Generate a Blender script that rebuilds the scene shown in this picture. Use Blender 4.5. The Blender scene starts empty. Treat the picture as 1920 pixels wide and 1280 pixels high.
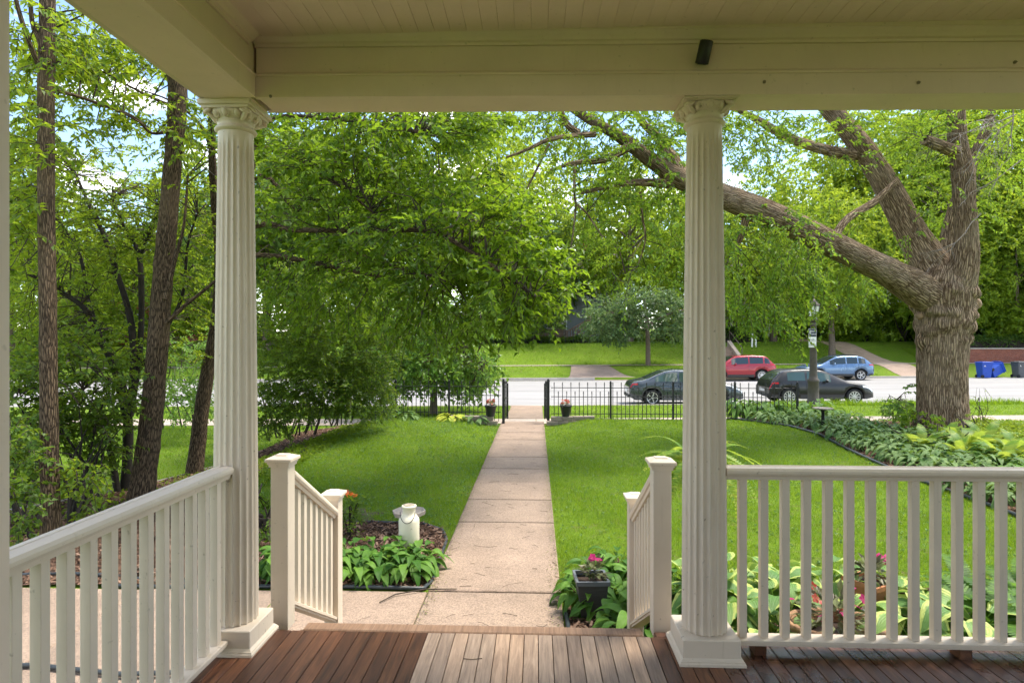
import bpy, bmesh, math, random
import numpy as np
from mathutils import Vector, Matrix, noise as mnoise

# ------------------------------------------------------------------ camera, sky, sun, exposure
F = 1140.0                       # focal length in photo pixels (1920 wide)
CZ = 1.53                        # eye height above the porch deck (deck top is z = 0)
YAW = math.atan(45 / F)
scene = bpy.context.scene
cam = bpy.data.cameras.new("camera"); camo = bpy.data.objects.new("camera", cam)
scene.collection.objects.link(camo); scene.camera = camo
cam.sensor_width = 36; cam.lens = 36 * F / 1920; cam.clip_start = 0.05; cam.clip_end = 2000
camo.location = (0, 0, CZ); camo.rotation_euler = (math.pi / 2, 0, YAW)
cam.dof.use_dof = True; cam.dof.focus_distance = 8.0; cam.dof.aperture_fstop = 9.0

SUN_EL, SUN_AZ = math.radians(64), math.radians(70)      # azimuth from +Y (down the path) towards +X
world = bpy.data.worlds.new("World"); scene.world = world; world.use_nodes = True
wn = world.node_tree; wn.nodes.clear()
def wnode(t, **k):
    n = wn.nodes.new(t)
    for a, b in k.items(): setattr(n, a, b)
    return n
sky = wnode("ShaderNodeTexSky", sky_type='NISHITA', sun_disc=False, sun_elevation=SUN_EL, sun_rotation=SUN_AZ)
sky.air_density = 1.0; sky.dust_density = 0.25; sky.ozone_density = 1.6
tc = wnode("ShaderNodeTexCoord")
mp = wnode("ShaderNodeMapping"); mp.inputs['Scale'].default_value = (1.6, 1.6, 4.0)
n1 = wnode("ShaderNodeTexNoise"); n1.inputs['Scale'].default_value = 2.6; n1.inputs['Detail'].default_value = 9; n1.inputs['Roughness'].default_value = 0.58
rp = wnode("ShaderNodeValToRGB"); rp.color_ramp.elements[0].position = 0.51; rp.color_ramp.elements[1].position = 0.68
mx = wnode("ShaderNodeMixRGB"); mx.inputs[2].default_value = (16.2, 15.2, 13.6, 1)
bg = wnode("ShaderNodeBackground"); bg.inputs['Strength'].default_value = 0.10
wo = wnode("ShaderNodeOutputWorld")
L = wn.links.new
L(tc.outputs['Generated'], mp.inputs[0]); L(mp.outputs[0], n1.inputs[0]); L(n1.outputs['Fac'], rp.inputs[0])
L(rp.outputs[0], mx.inputs[0]); L(sky.outputs[0], mx.inputs[1]); L(mx.outputs[0], bg.inputs[0]); L(bg.outputs[0], wo.inputs[0])

sl = bpy.data.lights.new("sun", 'SUN'); sl.energy = 2.0; sl.angle = math.radians(20); sl.color = (1.0, 0.92, 0.78)
so = bpy.data.objects.new("sun", sl); scene.collection.objects.link(so)
sd = Vector((math.cos(SUN_EL) * math.sin(SUN_AZ), math.cos(SUN_EL) * math.cos(SUN_AZ), math.sin(SUN_EL)))
so.rotation_euler = sd.to_track_quat('Z', 'Y').to_euler(); so.location = (20, 20, 40)
vs = scene.view_settings
vs.view_transform = 'Standard'; vs.look = 'None'; vs.exposure = 1.98; vs.gamma = 1.0; vs.use_curve_mapping = False
scene.cycles.max_bounces = 6; scene.cycles.diffuse_bounces = 4; scene.cycles.adaptive_threshold = .02; scene.cycles.transmission_bounces = 4; scene.cycles.transparent_max_bounces = 4
scene.cycles.caustics_reflective = False; scene.cycles.caustics_refractive = False
scene.cycles.sample_clamp_indirect = 6
scene.cycles.use_denoising = True

random.seed(7); R = random.random
rng = np.random.default_rng(11)
def U(a, b): return a + (b - a) * random.random()
COL = scene.collection

# ------------------------------------------------------------------ pixels -> places (depth d along the view axis)
cA, sA = math.cos(YAW), math.sin(YAW)
def P(px, py, d):
    u = (px - 960) / F
    return Vector((d * (u * cA - sA), d * (u * sA + cA), CZ + (640 - py) / F * d))
def PG(px, py, z): return P(px, py, (CZ - z) * F / (py - 640))
def PZ(px, d, z):
    p = P(px, 640, d); p.z = z; return p

# ------------------------------------------------------------------ tagging / building helpers
def tag(o, label, cat, group=None, kind=None):
    if label: o["label"] = label
    if cat: o["category"] = cat
    if group: o["group"] = group
    if kind: o["kind"] = kind
    return o
def link(name, me, m=None, parent=None):
    o = bpy.data.objects.new(name, me); COL.objects.link(o)
    if m is not None and me is not None and not me.materials: me.materials.append(m)
    if parent is not None: o.parent = parent
    return o
def empty(name, loc=(0, 0, 0), rz=0):
    o = bpy.data.objects.new(name, None); COL.objects.link(o)
    o.location = loc; o.rotation_euler = (0, 0, rz); o.empty_display_size = 0.1
    return o
def thing(name, label, cat, loc=(0, 0, 0), rz=0, group=None):
    return tag(empty(name, loc, rz), label, cat, group)
def structure(o): o["kind"] = "structure"; return o
def copy_tree(o, parent=None):
    c = o.copy(); COL.objects.link(c)
    if parent is not None: c.parent = parent
    for ch in list(o.children): copy_tree(ch, c)
    return c

class MB:
    """collects shapes into one mesh"""
    def __init__(s): s.v = []; s.f = []; s.uv = {}; s.sm = []
    def add(s, vs, fs, smooth=False, uvs=None):
        b = len(s.v); s.v += [tuple(v) for v in vs]
        for i, f in enumerate(fs):
            if uvs is not None: s.uv[len(s.f)] = uvs[i]
            s.f.append([b + k for k in f]); s.sm.append(smooth)
        return s
    def box(s, x0, x1, y0, y1, z0, z1, M=None, bev=0.0):
        if bev > 0:
            b = bev; vs = []; fs = []
            X = (x0, x1); Y = (y0, y1); Z = (z0, z1)
            idx = {}
            for i in (0, 1):
                for j in (0, 1):
                    for k in (0, 1):
                        sx = b if i == 0 else -b; sy = b if j == 0 else -b; sz = b if k == 0 else -b
                        for a, p in enumerate(((X[i], Y[j] + sy, Z[k] + sz), (X[i] + sx, Y[j], Z[k] + sz), (X[i] + sx, Y[j] + sy, Z[k]))):
                            idx[(i, j, k, a)] = len(vs); vs.append(p)
            q = lambda l: [idx[t] for t in l]
            for i in (0, 1):
                f = [(i, 0, 0, 0), (i, 1, 0, 0), (i, 1, 1, 0), (i, 0, 1, 0)]; fs.append(q(f if i else f[::-1]))
                f = [(0, i, 0, 1), (1, i, 0, 1), (1, i, 1, 1), (0, i, 1, 1)]; fs.append(q(f[::-1] if i else f))
                f = [(0, 0, i, 2), (1, 0, i, 2), (1, 1, i, 2), (0, 1, i, 2)]; fs.append(q(f if i else f[::-1]))
            for i in (0, 1):
                for j in (0, 1):
                    f = [(i, j, 0, 0), (i, j, 1, 0), (i, j, 1, 1), (i, j, 0, 1)]; fs.append(q(f if i == j else f[::-1]))
                    f = [(i, 0, j, 0), (i, 1, j, 0), (i, 1, j, 2), (i, 0, j, 2)]; fs.append(q(f if i != j else f[::-1]))
                    f = [(0, i, j, 1), (1, i, j, 1), (1, i, j, 2), (0, i, j, 2)]; fs.append(q(f if i == j else f[::-1]))
                    for k in (0, 1):
                        f = [(i, j, k, 0), (i, j, k, 1), (i, j, k, 2)]; fs.append(q(f if (i + j + k) % 2 == 1 else f[::-1]))
        else:
            vs = [(x0, y0, z0), (x1, y0, z0), (x1, y1, z0), (x0, y1, z0), (x0, y0, z1), (x1, y0, z1), (x1, y1, z1), (x0, y1, z1)]
            fs = [[3, 2, 1, 0], [4, 5, 6, 7], [0, 1, 5, 4], [1, 2, 6, 5], [2, 3, 7, 6], [3, 0, 4, 7]]
        if M is not None: vs = [M @ Vector(v) for v in vs]
        return s.add(vs, fs)
    def tube(s, pts, rad, n=8, cap=True, wob=0.0, seed=0, smooth=True, ell=None):
        pts = [Vector(p) for p in pts]
        if not hasattr(rad, '__len__'): rad = [rad] * len(pts)
        t0 = (pts[1] - pts[0]).normalized()
        a = t0.orthogonal().normalized()
        vs = []; fs = []; uvs = []; ln = 0; lens = []
        for i, p in enumerate(pts):
            t = (pts[min(i + 1, len(pts) - 1)] - pts[max(i - 1, 0)])
            if t.length < 1e-9: t = t0
            t.normalize(); a = (a - t * a.dot(t)).normalized(); b = t.cross(a)
            if i: ln += (p - pts[i - 1]).length
            lens.append(ln)
            for k in range(n):
                th = 2 * math.pi * k / n; r = rad[i]
                d = a * math.cos(th) + b * math.sin(th)
                if wob:
                    q = p + d * r
                    r *= 1 + wob * mnoise.noise(q * (0.9 / max(rad[i], .05)) + Vector((seed, 0, 0))) + 0.5 * wob * mnoise.noise(q * (2.6 / max(rad[i], .05)) + Vector((0, seed, 0)))
                vs.append(p + d * r)
        for i in range(len(pts) - 1):
            for k in range(n):
                k2 = (k + 1) % n
                fs.append([i * n + k, i * n + k2, (i + 1) * n + k2, (i + 1) * n + k])
                c = rad[0] * 6.28
                uvs.append([(k / n * c, lens[i]), ((k + 1) / n * c, lens[i]), ((k + 1) / n * c, lens[i + 1]), (k / n * c, lens[i + 1])])
        s.add(vs, fs, smooth, uvs)
        if cap:
            s.add([vs[k] for k in range(n)], [list(range(n))[::-1]]); s.add(vs[-n:], [list(range(n))])
        return s
    def lathe(s, prof, n=24, c=(0, 0, 0), smooth=True, M=None, phase=0.0, cap=True):
        vs = []; fs = []
        for r, z in prof:
            for k in range(n):
                th = 2 * math.pi * (k + phase) / n
                vs.append((c[0] + r * math.cos(th), c[1] + r * math.sin(th), c[2] + z))
        for i in range(len(prof) - 1):
            for k in range(n):
                k2 = (k + 1) % n; fs.append([i * n + k, i * n + k2, (i + 1) * n + k2, (i + 1) * n + k])
        if M is not None: vs = [M @ Vector(v) for v in vs]
        s.add(vs, fs, smooth)
        if cap: s.add(vs[:n], [list(range(n))[::-1]]); s.add(vs[-n:], [list(range(n))])
        return s
    def ball(s, c, r, n=10, m=7, M=None):
        if not hasattr(r, '__len__'): r = (r, r, r)
        vs = []; fs = []
        for i in range(1, m):
            ph = math.pi * i / m
            for k in range(n):
                th = 2 * math.pi * k / n
                vs.append((c[0] + r[0] * math.sin(ph) * math.cos(th), c[1] + r[1] * math.sin(ph) * math.sin(th), c[2] + r[2] * math.cos(ph)))
        for i in range(m - 2):
            for k in range(n):
                k2 = (k + 1) % n; fs.append([i * n + k, (i + 1) * n + k, (i + 1) * n + k2, i * n + k2])
        top = len(vs); vs.append((c[0], c[1], c[2] + r[2])); vs.append((c[0], c[1], c[2] - r[2]))
        for k in range(n):
            k2 = (k + 1) % n; fs.append([top, k, k2]); b = (m - 2) * n; fs.append([top + 1, b + k2, b + k])
        if M is not None: vs = [M @ Vector(v) for v in vs]
        return s.add(vs, fs, True)
    def extrude(s, prof, p0, p1, up=(0, 0, 1)):
        """closed profile [(side, height)] swept from p0 to p1"""
        p0 = Vector(p0); p1 = Vector(p1); t = (p1 - p0).normalized(); sd = t.cross(Vector(up)).normalized(); u = sd.cross(t)
        n = len(prof)
        vs = [p0 + sd * a + u * b for a, b in prof] + [p1 + sd * a + u * b for a, b in prof]
        fs = [[k, (k + 1) % n, n + (k + 1) % n, n + k] for k in range(n)] + [list(range(n))[::-1], [n + k for k in range(n)]]
        return s.add(vs, fs)
    def mesh(s, name):
        me = bpy.data.meshes.new(name); me.from_pydata(s.v, [], s.f)
        if s.uv:
            uvl = me.uv_layers.new(name="UVMap"); li = 0; arr = np.zeros((sum(len(f) for f in s.f), 2), np.float32)
            for i, f in enumerate(s.f):
                if i in s.uv: arr[li:li + len(f)] = s.uv[i]
                li += len(f)
            uvl.data.foreach_set("uv", arr.ravel())
        me.polygons.foreach_set("use_smooth", s.sm); me.update()
        return me
    def build(s, name, m, parent=None): return link(name, s.mesh(name), m, parent)
def fixn(o):
    bm = bmesh.new(); bm.from_mesh(o.data); bmesh.ops.recalc_face_normals(bm, faces=bm.faces); bm.to_mesh(o.data); bm.free(); return o
def np_mesh(name, V, Fc, uv=None, smooth=False):
    V = np.asarray(V, np.float32); Fc = np.asarray(Fc, np.int32)
    me = bpy.data.meshes.new(name); k = Fc.shape[1]
    me.vertices.add(len(V)); me.vertices.foreach_set("co", V.ravel())
    me.loops.add(Fc.size); me.loops.foreach_set("vertex_index", Fc.ravel())
    me.polygons.add(len(Fc)); me.polygons.foreach_set("loop_start", np.arange(len(Fc), dtype=np.int32) * k)
    if uv is not None:
        l = me.uv_layers.new(name="UVMap"); l.data.foreach_set("uv", np.asarray(uv, np.float32)[Fc.ravel()].ravel())
    me.polygons.foreach_set("use_smooth", np.full(len(Fc), smooth)); me.update(calc_edges=True)
    return me

# ------------------------------------------------------------------ materials
class NT:
    def __init__(s, name):
        s.m = bpy.data.materials.new(name); s.m.use_nodes = True; s.t = s.m.node_tree; s.t.nodes.clear()
        s.out = s.n("ShaderNodeOutputMaterial")
    def n(s, t, ins=None, **k):
        nd = s.t.nodes.new(t)
        for a, b in k.items(): setattr(nd, a, b)
        for a, b in (ins or {}).items():
            if isinstance(b, tuple) and len(b) == 2 and hasattr(b[0], 'outputs'): s.t.links.new(b[0].outputs[b[1]], nd.inputs[a])
            elif hasattr(b, 'outputs'): s.t.links.new(b.outputs[0], nd.inputs[a])
            else:
                if isinstance(b, tuple) and len(b) == 3 and nd.inputs[a].type == 'RGBA': b = b + (1,)
                nd.inputs[a].default_value = b
        return nd
    def coord(s, scale=(1, 1, 1), out='Object', rnd=False):
        c = s.n("ShaderNodeTexCoord"); src = (c, out)
        if rnd:
            oi = s.n("ShaderNodeObjectInfo"); sc = s.n("ShaderNodeMath", {0: (oi, 'Random'), 1: 57.0}, operation='MULTIPLY')
            ad = s.n("ShaderNodeVectorMath", {0: src, 1: sc}, operation='ADD'); src = (ad, 0)
        return s.n("ShaderNodeMapping", {0: src, 'Scale': scale})
    def noise(s, co, scale, detail=4, rough=.6, dist=0): return s.n("ShaderNodeTexNoise", {'Vector': co, 'Scale': scale, 'Detail': detail, 'Roughness': rough, 'Distortion': dist})
    def ramp(s, fac, stops):
        r = s.n("ShaderNodeValToRGB", {0: fac}); e = r.color_ramp.elements
        while len(e) < len(stops): e.new(0.5)
        for i, (p, c) in enumerate(stops): e[i].position = p; e[i].color = (c if hasattr(c, '__len__') else (c, c, c)) + ((1,) if (not hasattr(c, '__len__') or len(c) == 3) else ())
        return r
    def mix(s, f, a, b, bt='MIX'): return s.n("ShaderNodeMixRGB", {0: f, 1: a, 2: b}, blend_type=bt)
    def bump(s, h, st, dist=.02, nrm=None):
        d = {'Height': h, 'Strength': st, 'Distance': dist}
        if nrm: d['Normal'] = nrm
        return s.n("ShaderNodeBump", d)
    def pbr(s, col, rough=.6, nrm=None, spec=.4, metal=0, **k):
        d = {'Base Color': col, 'Roughness': rough, 'Specular IOR Level': spec, 'Metallic': metal}
        if nrm: d['Normal'] = nrm
        d.update(k)
        p = s.n("ShaderNodeBsdfPrincipled", d); return p
    def done(s, sh): s.t.links.new(sh.outputs[0], s.out.inputs[0]); return s.m

def simple(name, c, rough=.55, var=.12, scale=6, bump=.15, bscale=60, spec=.4, metal=0, rnd=False, bd=.004, stretch=(1, 1, 1)):
    t = NT(name); co = t.coord(stretch, rnd=rnd)
    n = t.noise(co, scale, 5); d = tuple(x * (1 - var) for x in c); l = tuple(min(1, x * (1 + var)) for x in c)
    col = t.ramp(n, [(.3, d), (.7, l)]); b = t.noise(co, bscale, 3)
    return t.done(t.pbr(col, rough, t.bump(b, bump, bd), spec, metal))

def paint_mat(name, c, dirt=.5):
    t = NT(name); co = t.coord((1, 1, 1), rnd=True)
    big = t.noise(co, 2.2, 6, .62); fine = t.noise(t.coord((26, 26, 2.4), rnd=True), 1.6, 4); spk = t.noise(co, 42, 2, .5)
    col = t.ramp(big, [(.25, tuple(x * .86 for x in c)), (.7, c)])
    dr = t.ramp(fine, [(.60, 0.0), (.78, 1.0)]); m1 = t.mix(t.n("ShaderNodeMath", {0: dr, 1: dirt * .35}, operation='MULTIPLY'), col, tuple(x * .62 for x in (c[0], c[1] * .96, c[2] * .84)))
    sp = t.ramp(spk, [(.70, 0.0), (.76, 1.0)]); m2 = t.mix(t.n("ShaderNodeMath", {0: sp, 1: dirt * .4}, operation='MULTIPLY'), m1, (.16, .13, .09))
    return t.done(t.pbr(m2, .48, t.bump(fine, .22, .003), .35))

def leaf_mat(name, cols, trans=.42, rough=.42, tcol=None, spec=.35):
    """cols: dark .. light, picked per leaf"""
    t = NT(name); g = t.n("ShaderNodeNewGeometry")
    stops = [((i + .5) / len(cols), c) for i, c in enumerate(cols)]
    r = t.ramp((g, 'Random Per Island'), stops)
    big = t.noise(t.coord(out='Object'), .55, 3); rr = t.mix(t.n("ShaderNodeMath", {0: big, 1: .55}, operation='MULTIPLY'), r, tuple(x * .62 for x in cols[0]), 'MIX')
    p = t.pbr(rr, rough, None, spec)
    tl = t.mix(.5, r, tcol or tuple(min(1, x * 1.9) for x in cols[-1])); tr = t.n("ShaderNodeBsdfTranslucent", {0: tl})
    return t.done(t.n("ShaderNodeMixShader", {0: trans, 1: p, 2: tr}))

def bark_mat(name, c1, c2, su=9, sv=1.3, bump=.9, dist=.03, pale=None):
    t = NT(name); uv = t.coord((su, sv, 1), 'UV')
    w = t.noise(t.coord((1, 1, 1)), 4, 4); wv = t.mix(.5, uv, (w, 'Color'), 'ADD')
    vo = t.n("ShaderNodeTexVoronoi", {'Vector': wv, 'Scale': 2.6}, feature='DISTANCE_TO_EDGE'); n = t.noise(wv, 6, 6, .7)
    h = t.n("ShaderNodeMath", {0: t.ramp(vo, [(0.0, 0.0), (.30, 1.0)]), 1: n}, operation='MULTIPLY')
    col = t.ramp(h, [(.06, c1), (.5, c2)]); big = t.noise(t.coord(), 1.2, 4); col = t.mix(t.ramp(big, [(.5, 0.0), (.75, .35)]), col, pale or tuple(x * 1.25 for x in c2))
    return t.done(t.pbr(col, .9, t.bump(h, bump, dist), .15))

PAINT = paint_mat("cream_paint", (.65, .56, .45), 1.0); PAINT2 = paint_mat("cream_paint_weathered", (.68, .585, .47), 1.5)
PAINT_BEAM = paint_mat("cream_paint_beam", (.76, .625, .535), .6)
METAL = simple("black_iron", (.012, .012, .013), .45, .2, 20, .1, 90); BLACKP = simple("black_plastic", (.02, .022, .024), .4, .2, 10, .1, 60)
EDGING = simple("edging_plastic", (.035, .042, .045), .38, .3, 6, .1, 60)
CONC = simple("concrete_light", (.40, .36, .31), .85, .15, 3, .4, 90)

def slab_mat(name, c):
    t = NT(name); co = t.coord(rnd=True); big = t.noise(co, 1.5, 6, .65); sp = t.n("ShaderNodeTexVoronoi", {'Vector': co, 'Scale': 95}); n2 = t.noise(co, 30, 4)
    col = t.ramp(big, [(.3, tuple(x * .74 for x in c)), (.72, tuple(x * 1.08 for x in c))])
    oi = t.n('ShaderNodeObjectInfo'); col = t.mix(1, col, t.ramp((oi, 'Random'), [(0, (.86, .87, .88)), (1, (1.08, 1.05, 1.02))]), 'MULTIPLY'); st_ = t.noise(co, .9, 6, .7); col = t.mix(t.ramp(st_, [(.55, 0.0), (.72, .45)]), col, tuple(x * .6 for x in c)); sc = t.ramp((sp, 'Color'), [(.2, (.66, .64, .62)), (.55, (1, .97, .94)), (.9, (1.22, 1.16, 1.1))]); col = t.mix(.75, col, sc, 'MULTIPLY')
    return t.done(t.pbr(col, .88, t.bump((sp, 'Distance'), .35, .004), .2))
SLAB = slab_mat("pink_aggregate_concrete", (.30, .232, .182)); SIDEWALK = slab_mat("sidewalk_concrete", (.42, .36, .31)); DRIVE = slab_mat("driveway_concrete", (.36, .28, .23))
def road_mat():
    t = NT("road_concrete"); co = t.coord(); n = t.noise(t.coord((.15, 1.2, 1)), 1.4, 5); f = t.noise(co, 60, 3)
    col = t.ramp(n, [(.3, (.27, .262, .256)), (.7, (.345, .335, .328))]); return t.done(t.pbr(t.mix(.2, col, f, 'MULTIPLY'), .85, None, .2))
ROAD = road_mat()
def lawn_mat(name, a, b, c):
    t = NT(name); co = t.coord(); big = t.noise(co, .45, 4, .6); mid = t.noise(co, 5, 5, .7); fine = t.noise(t.coord((1, 1, .3)), 120, 3, .7)
    col = t.ramp(big, [(.3, a), (.7, b)]); col = t.mix(t.ramp(mid, [(.52, 0.0), (.72, .8)]), col, c)
    col = t.mix(.8, col, t.ramp(fine, [(.25, (.45, .5, .4)), (.7, (1.25, 1.2, 1.1))]), 'MULTIPLY')
    return t.done(t.pbr(col, .85, t.bump(fine, .8, .03), .15))
LAWN = lawn_mat("lawn_soil_green", (.095, .17, .010), (.145, .235, .014), (.15, .13, .06))
def mulch_mat():
    t = NT("bark_mulch"); co = t.coord((1, 1, 1)); v = t.n("ShaderNodeTexVoronoi", {'Vector': t.coord((1.6, 1, 1)), 'Scale': 38}); n = t.noise(co, 2, 5)
    col = t.ramp((v, 'Color'), [(.1, (.03, .017, .011)), (.5, (.10, .055, .035)), (.9, (.24, .15, .105))]); col = t.mix(t.ramp(n, [(.5, 0.0), (.7, .5)]), col, (.07, .04, .028))
    return t.done(t.pbr(col, .9, t.bump((v, 'Distance'), .9, .03), .1))
MULCH = mulch_mat()
def wood_mat(name, cols, rough, wet=False, grain=.3, spot=None):
    t = NT(name); co = t.coord((16, 1.3, 16), rnd=True); g = t.noise(co, 3, 6, .65, .6); f = t.noise(t.coord((70, 3, 70), rnd=True), 2, 4, .7)
    oi = t.n("ShaderNodeObjectInfo"); col = t.ramp(g, [(.3, cols[0]), (.55, cols[1]), (.78, cols[2])])
    ton = t.ramp((oi, 'Random'), [(0, (.62, .6, .6)), (.5, (1, 1, 1)), (1, (1.32, 1.22, 1.12))]); col = t.mix(1, col, ton, 'MULTIPLY'); col = t.mix(.35, col, f, 'OVERLAY')
    rg = rough
    if wet:
        w = t.n("ShaderNodeNewGeometry"); wn_ = t.noise((w, 'Position'), 2.3, 4); wm = t.ramp(wn_, [(.45, 0.0), (.58, 1.0)])
        col = t.mix(wm, col, t.mix(1, col, (.55, .5, .48), 'MULTIPLY')); rg = t.ramp(wm, [(0, rough), (1, .16)])
    if spot:
        w = t.n("ShaderNodeNewGeometry"); s2 = t.noise(t.n("ShaderNodeMapping", {0: (w, 'Position'), 'Scale': (9, 2.2, 1)}), 1.7, 4, .5, .4); sm = t.ramp(s2, [(.70, 0.0), (.73, 1.0)])
        col = t.mix(sm, col, spot)
    return t.done(t.pbr(col, rg, t.bump(f, grain, .003), .5))
DECK_DARK = wood_mat("oiled_ipe", [(.045, .018, .009), (.125, .050, .023), (.22, .10, .045)], .42)
DECK_WET = wood_mat("wet_ipe", [(.045, .02, .014), (.11, .05, .03), (.19, .10, .06)], .36, True)
DECK_GREY = wood_mat("weathered_grey_ipe", [(.20, .14, .10), (.34, .245, .175), (.45, .34, .25)], .6, spot=(.055, .04, .032))
NOSING = wood_mat("nosing_wood", [(.14, .085, .055), (.22, .14, .09), (.28, .19, .13)], .6)
OLDWOOD = simple("old_brown_wood", (.17, .11, .075), .8, .25, 5, .4, 40)
def brick_mat(name, c1, c2, mortar, sc=1.0):
    t = NT(name); co = t.coord(); mpx = t.n("ShaderNodeMapping", {0: co, 'Rotation': (math.pi / 2, 0, 0)})
    b = t.n("ShaderNodeTexBrick", {'Vector': mpx, 'Color1': c1, 'Color2': c2, 'Mortar': mortar, 'Scale': 4.4 * sc, 'Mortar Size': .012, 'Row Height': .3, 'Brick Width': .92})
    n = t.noise(co, 3, 4); return t.done(t.pbr(t.mix(.4, b, n, 'MULTIPLY'), .85, t.bump((b, 'Fac'), -.4, .01), .2))
BRICK = brick_mat("red_brick", (.30, .10, .06), (.20, .065, .045), (.36, .28, .24)); BRICK_H = brick_mat("house_brick", (.42, .10, .065), (.34, .085, .06), (.38, .25, .2))
def glass_mat(name, c=(.02, .03, .03)):
    t = NT(name); return t.done(t.pbr(c, .04, None, .8))
GLASS = glass_mat("dark_glass"); GLASSG = glass_mat("tinted_green_glass", (.05, .085, .07))
BARK_A = bark_mat("ash_bark", (.09, .055, .031), (.46, .33, .215), 8, 1.1, 1.0, .06, (.48, .38, .275))
BARK_B = bark_mat("young_ash_bark", (.035, .024, .015), (.23, .16, .10), 15, 2.6, 1.0, .03)
BARK_D = simple("dark_bark", (.022, .017, .012), .9, .3, 12, .7, 40, bd=.012); BARK_L = simple("grey_bark", (.13, .10, .075), .9, .25, 10, .6, 40, bd=.012)
TWIGM = simple("twig_bark", (.045, .032, .022), .9, .3, 8, .3, 40); DEADT = simple("dead_twig", (.24, .20, .17), .9, .2, 8, .3, 40)
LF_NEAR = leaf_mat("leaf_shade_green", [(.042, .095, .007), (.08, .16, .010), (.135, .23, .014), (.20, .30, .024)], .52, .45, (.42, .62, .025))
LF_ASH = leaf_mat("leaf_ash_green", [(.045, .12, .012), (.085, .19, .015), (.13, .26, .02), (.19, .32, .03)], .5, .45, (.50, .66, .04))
LF_BG = leaf_mat("leaf_far_green", [(.075, .15, .012), (.13, .23, .016), (.19, .30, .022), (.25, .36, .03)], .55, .5, (.62, .72, .05))
LF_BG2 = leaf_mat("leaf_far_midgreen", [(.04, .095, .014), (.075, .15, .018), (.12, .21, .024)], .48, .5, (.38, .52, .05))
LF_ROUND = leaf_mat("leaf_round_green", [(.036, .09, .009), (.07, .155, .011), (.12, .22, .015), (.18, .29, .02)], .56, .45, (.56, .68, .03))
LF_DARK = leaf_mat("leaf_dark_shrub", [(.03, .08, .009), (.06, .135, .013), (.105, .195, .018)], .5, .45, (.44, .58, .03))
LF_CRAB = leaf_mat("leaf_greyish_green", [(.045, .10, .035), (.08, .15, .05), (.12, .20, .06)], .4, .5, (.28, .40, .10))
LF_MAPLE = leaf_mat("leaf_light_maple", [(.05, .13, .014), (.09, .21, .02), (.14, .28, .035), (.20, .34, .06)], .45, .4, (.40, .58, .06))
LF_CON = leaf_mat("needle_dark", [(.012, .035, .012), (.025, .06, .018)], .15, .6, (.05, .12, .03))
LF_GOLD = leaf_mat("leaf_golden", [(.12, .22, .015), (.22, .33, .02), (.32, .40, .03)], .4, .45, (.5, .6, .05))
LF_HEDGE = leaf_mat("leaf_hedge", [(.03, .08, .012), (.07, .15, .016), (.14, .22, .03)], .35, .45)
GRASSM = leaf_mat("grass_blade", [(.068, .15, .006), (.105, .215, .009), (.15, .275, .012), (.215, .32, .025)], .45, .5, (.44, .62, .015))
def hosta_mat(name, base, light, margin=None, vein=.35):
    t = NT(name); uv = t.n("ShaderNodeTexCoord"); sp = t.n("ShaderNodeSeparateXYZ", {0: (uv, 'UV')})
    ax = t.n("ShaderNodeMath", {0: sp, 1: .5}, operation='SUBTRACT'); ab = t.n("ShaderNodeMath", {0: ax}, operation='ABSOLUTE')
    wv = t.n("ShaderNodeMath", {0: t.n("ShaderNodeMath", {0: ab, 1: 62.0}, operation='MULTIPLY')}, operation='SINE')
    oi = t.n("ShaderNodeObjectInfo"); g = t.n("ShaderNodeNewGeometry"); rs = t.n("ShaderNodeMath", {0: (oi, 'Random'), 1: (g, 'Random Per Island')}, operation='ADD')
    fr = t.n("ShaderNodeMath", {0: rs}, operation='FRACT'); c = t.ramp(fr, [(.1, base), (.9, light)])
    c = t.mix(t.n("ShaderNodeMath", {0: wv, 1: vein * .4}, operation='MULTIPLY'), c, tuple(x * .45 for x in base))
    if margin:
        n = t.noise((uv, 'UV'), 7, 3); e = t.n("ShaderNodeMath", {0: ab, 1: t.n("ShaderNodeMath", {0: n, 1: .34}, operation='MULTIPLY')}, operation='ADD')
        c = t.mix(t.ramp(e, [(.46, 0.0), (.52, 1.0)]), c, margin)
    p = t.pbr(c, .48, t.bump(wv, .35, .004), .25); tr = t.n("ShaderNodeBsdfTranslucent", {0: t.mix(.5, c, (.3, .45, .05))})
    return t.done(t.n("ShaderNodeMixShader", {0: .28, 1: p, 2: tr}))
HOSTA = hosta_mat("hosta_green", (.045, .13, .014), (.13, .26, .035)); HOSTA_B = hosta_mat("hosta_border", (.045, .12, .018), (.18, .28, .085), None, .5)
HOSTA_V = hosta_mat("hosta_variegated", (.11, .23, .06), (.20, .33, .09), (.44, .52, .14)); HOSTA_Y = hosta_mat("hosta_yellow", (.30, .38, .03), (.55, .52, .06))
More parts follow.
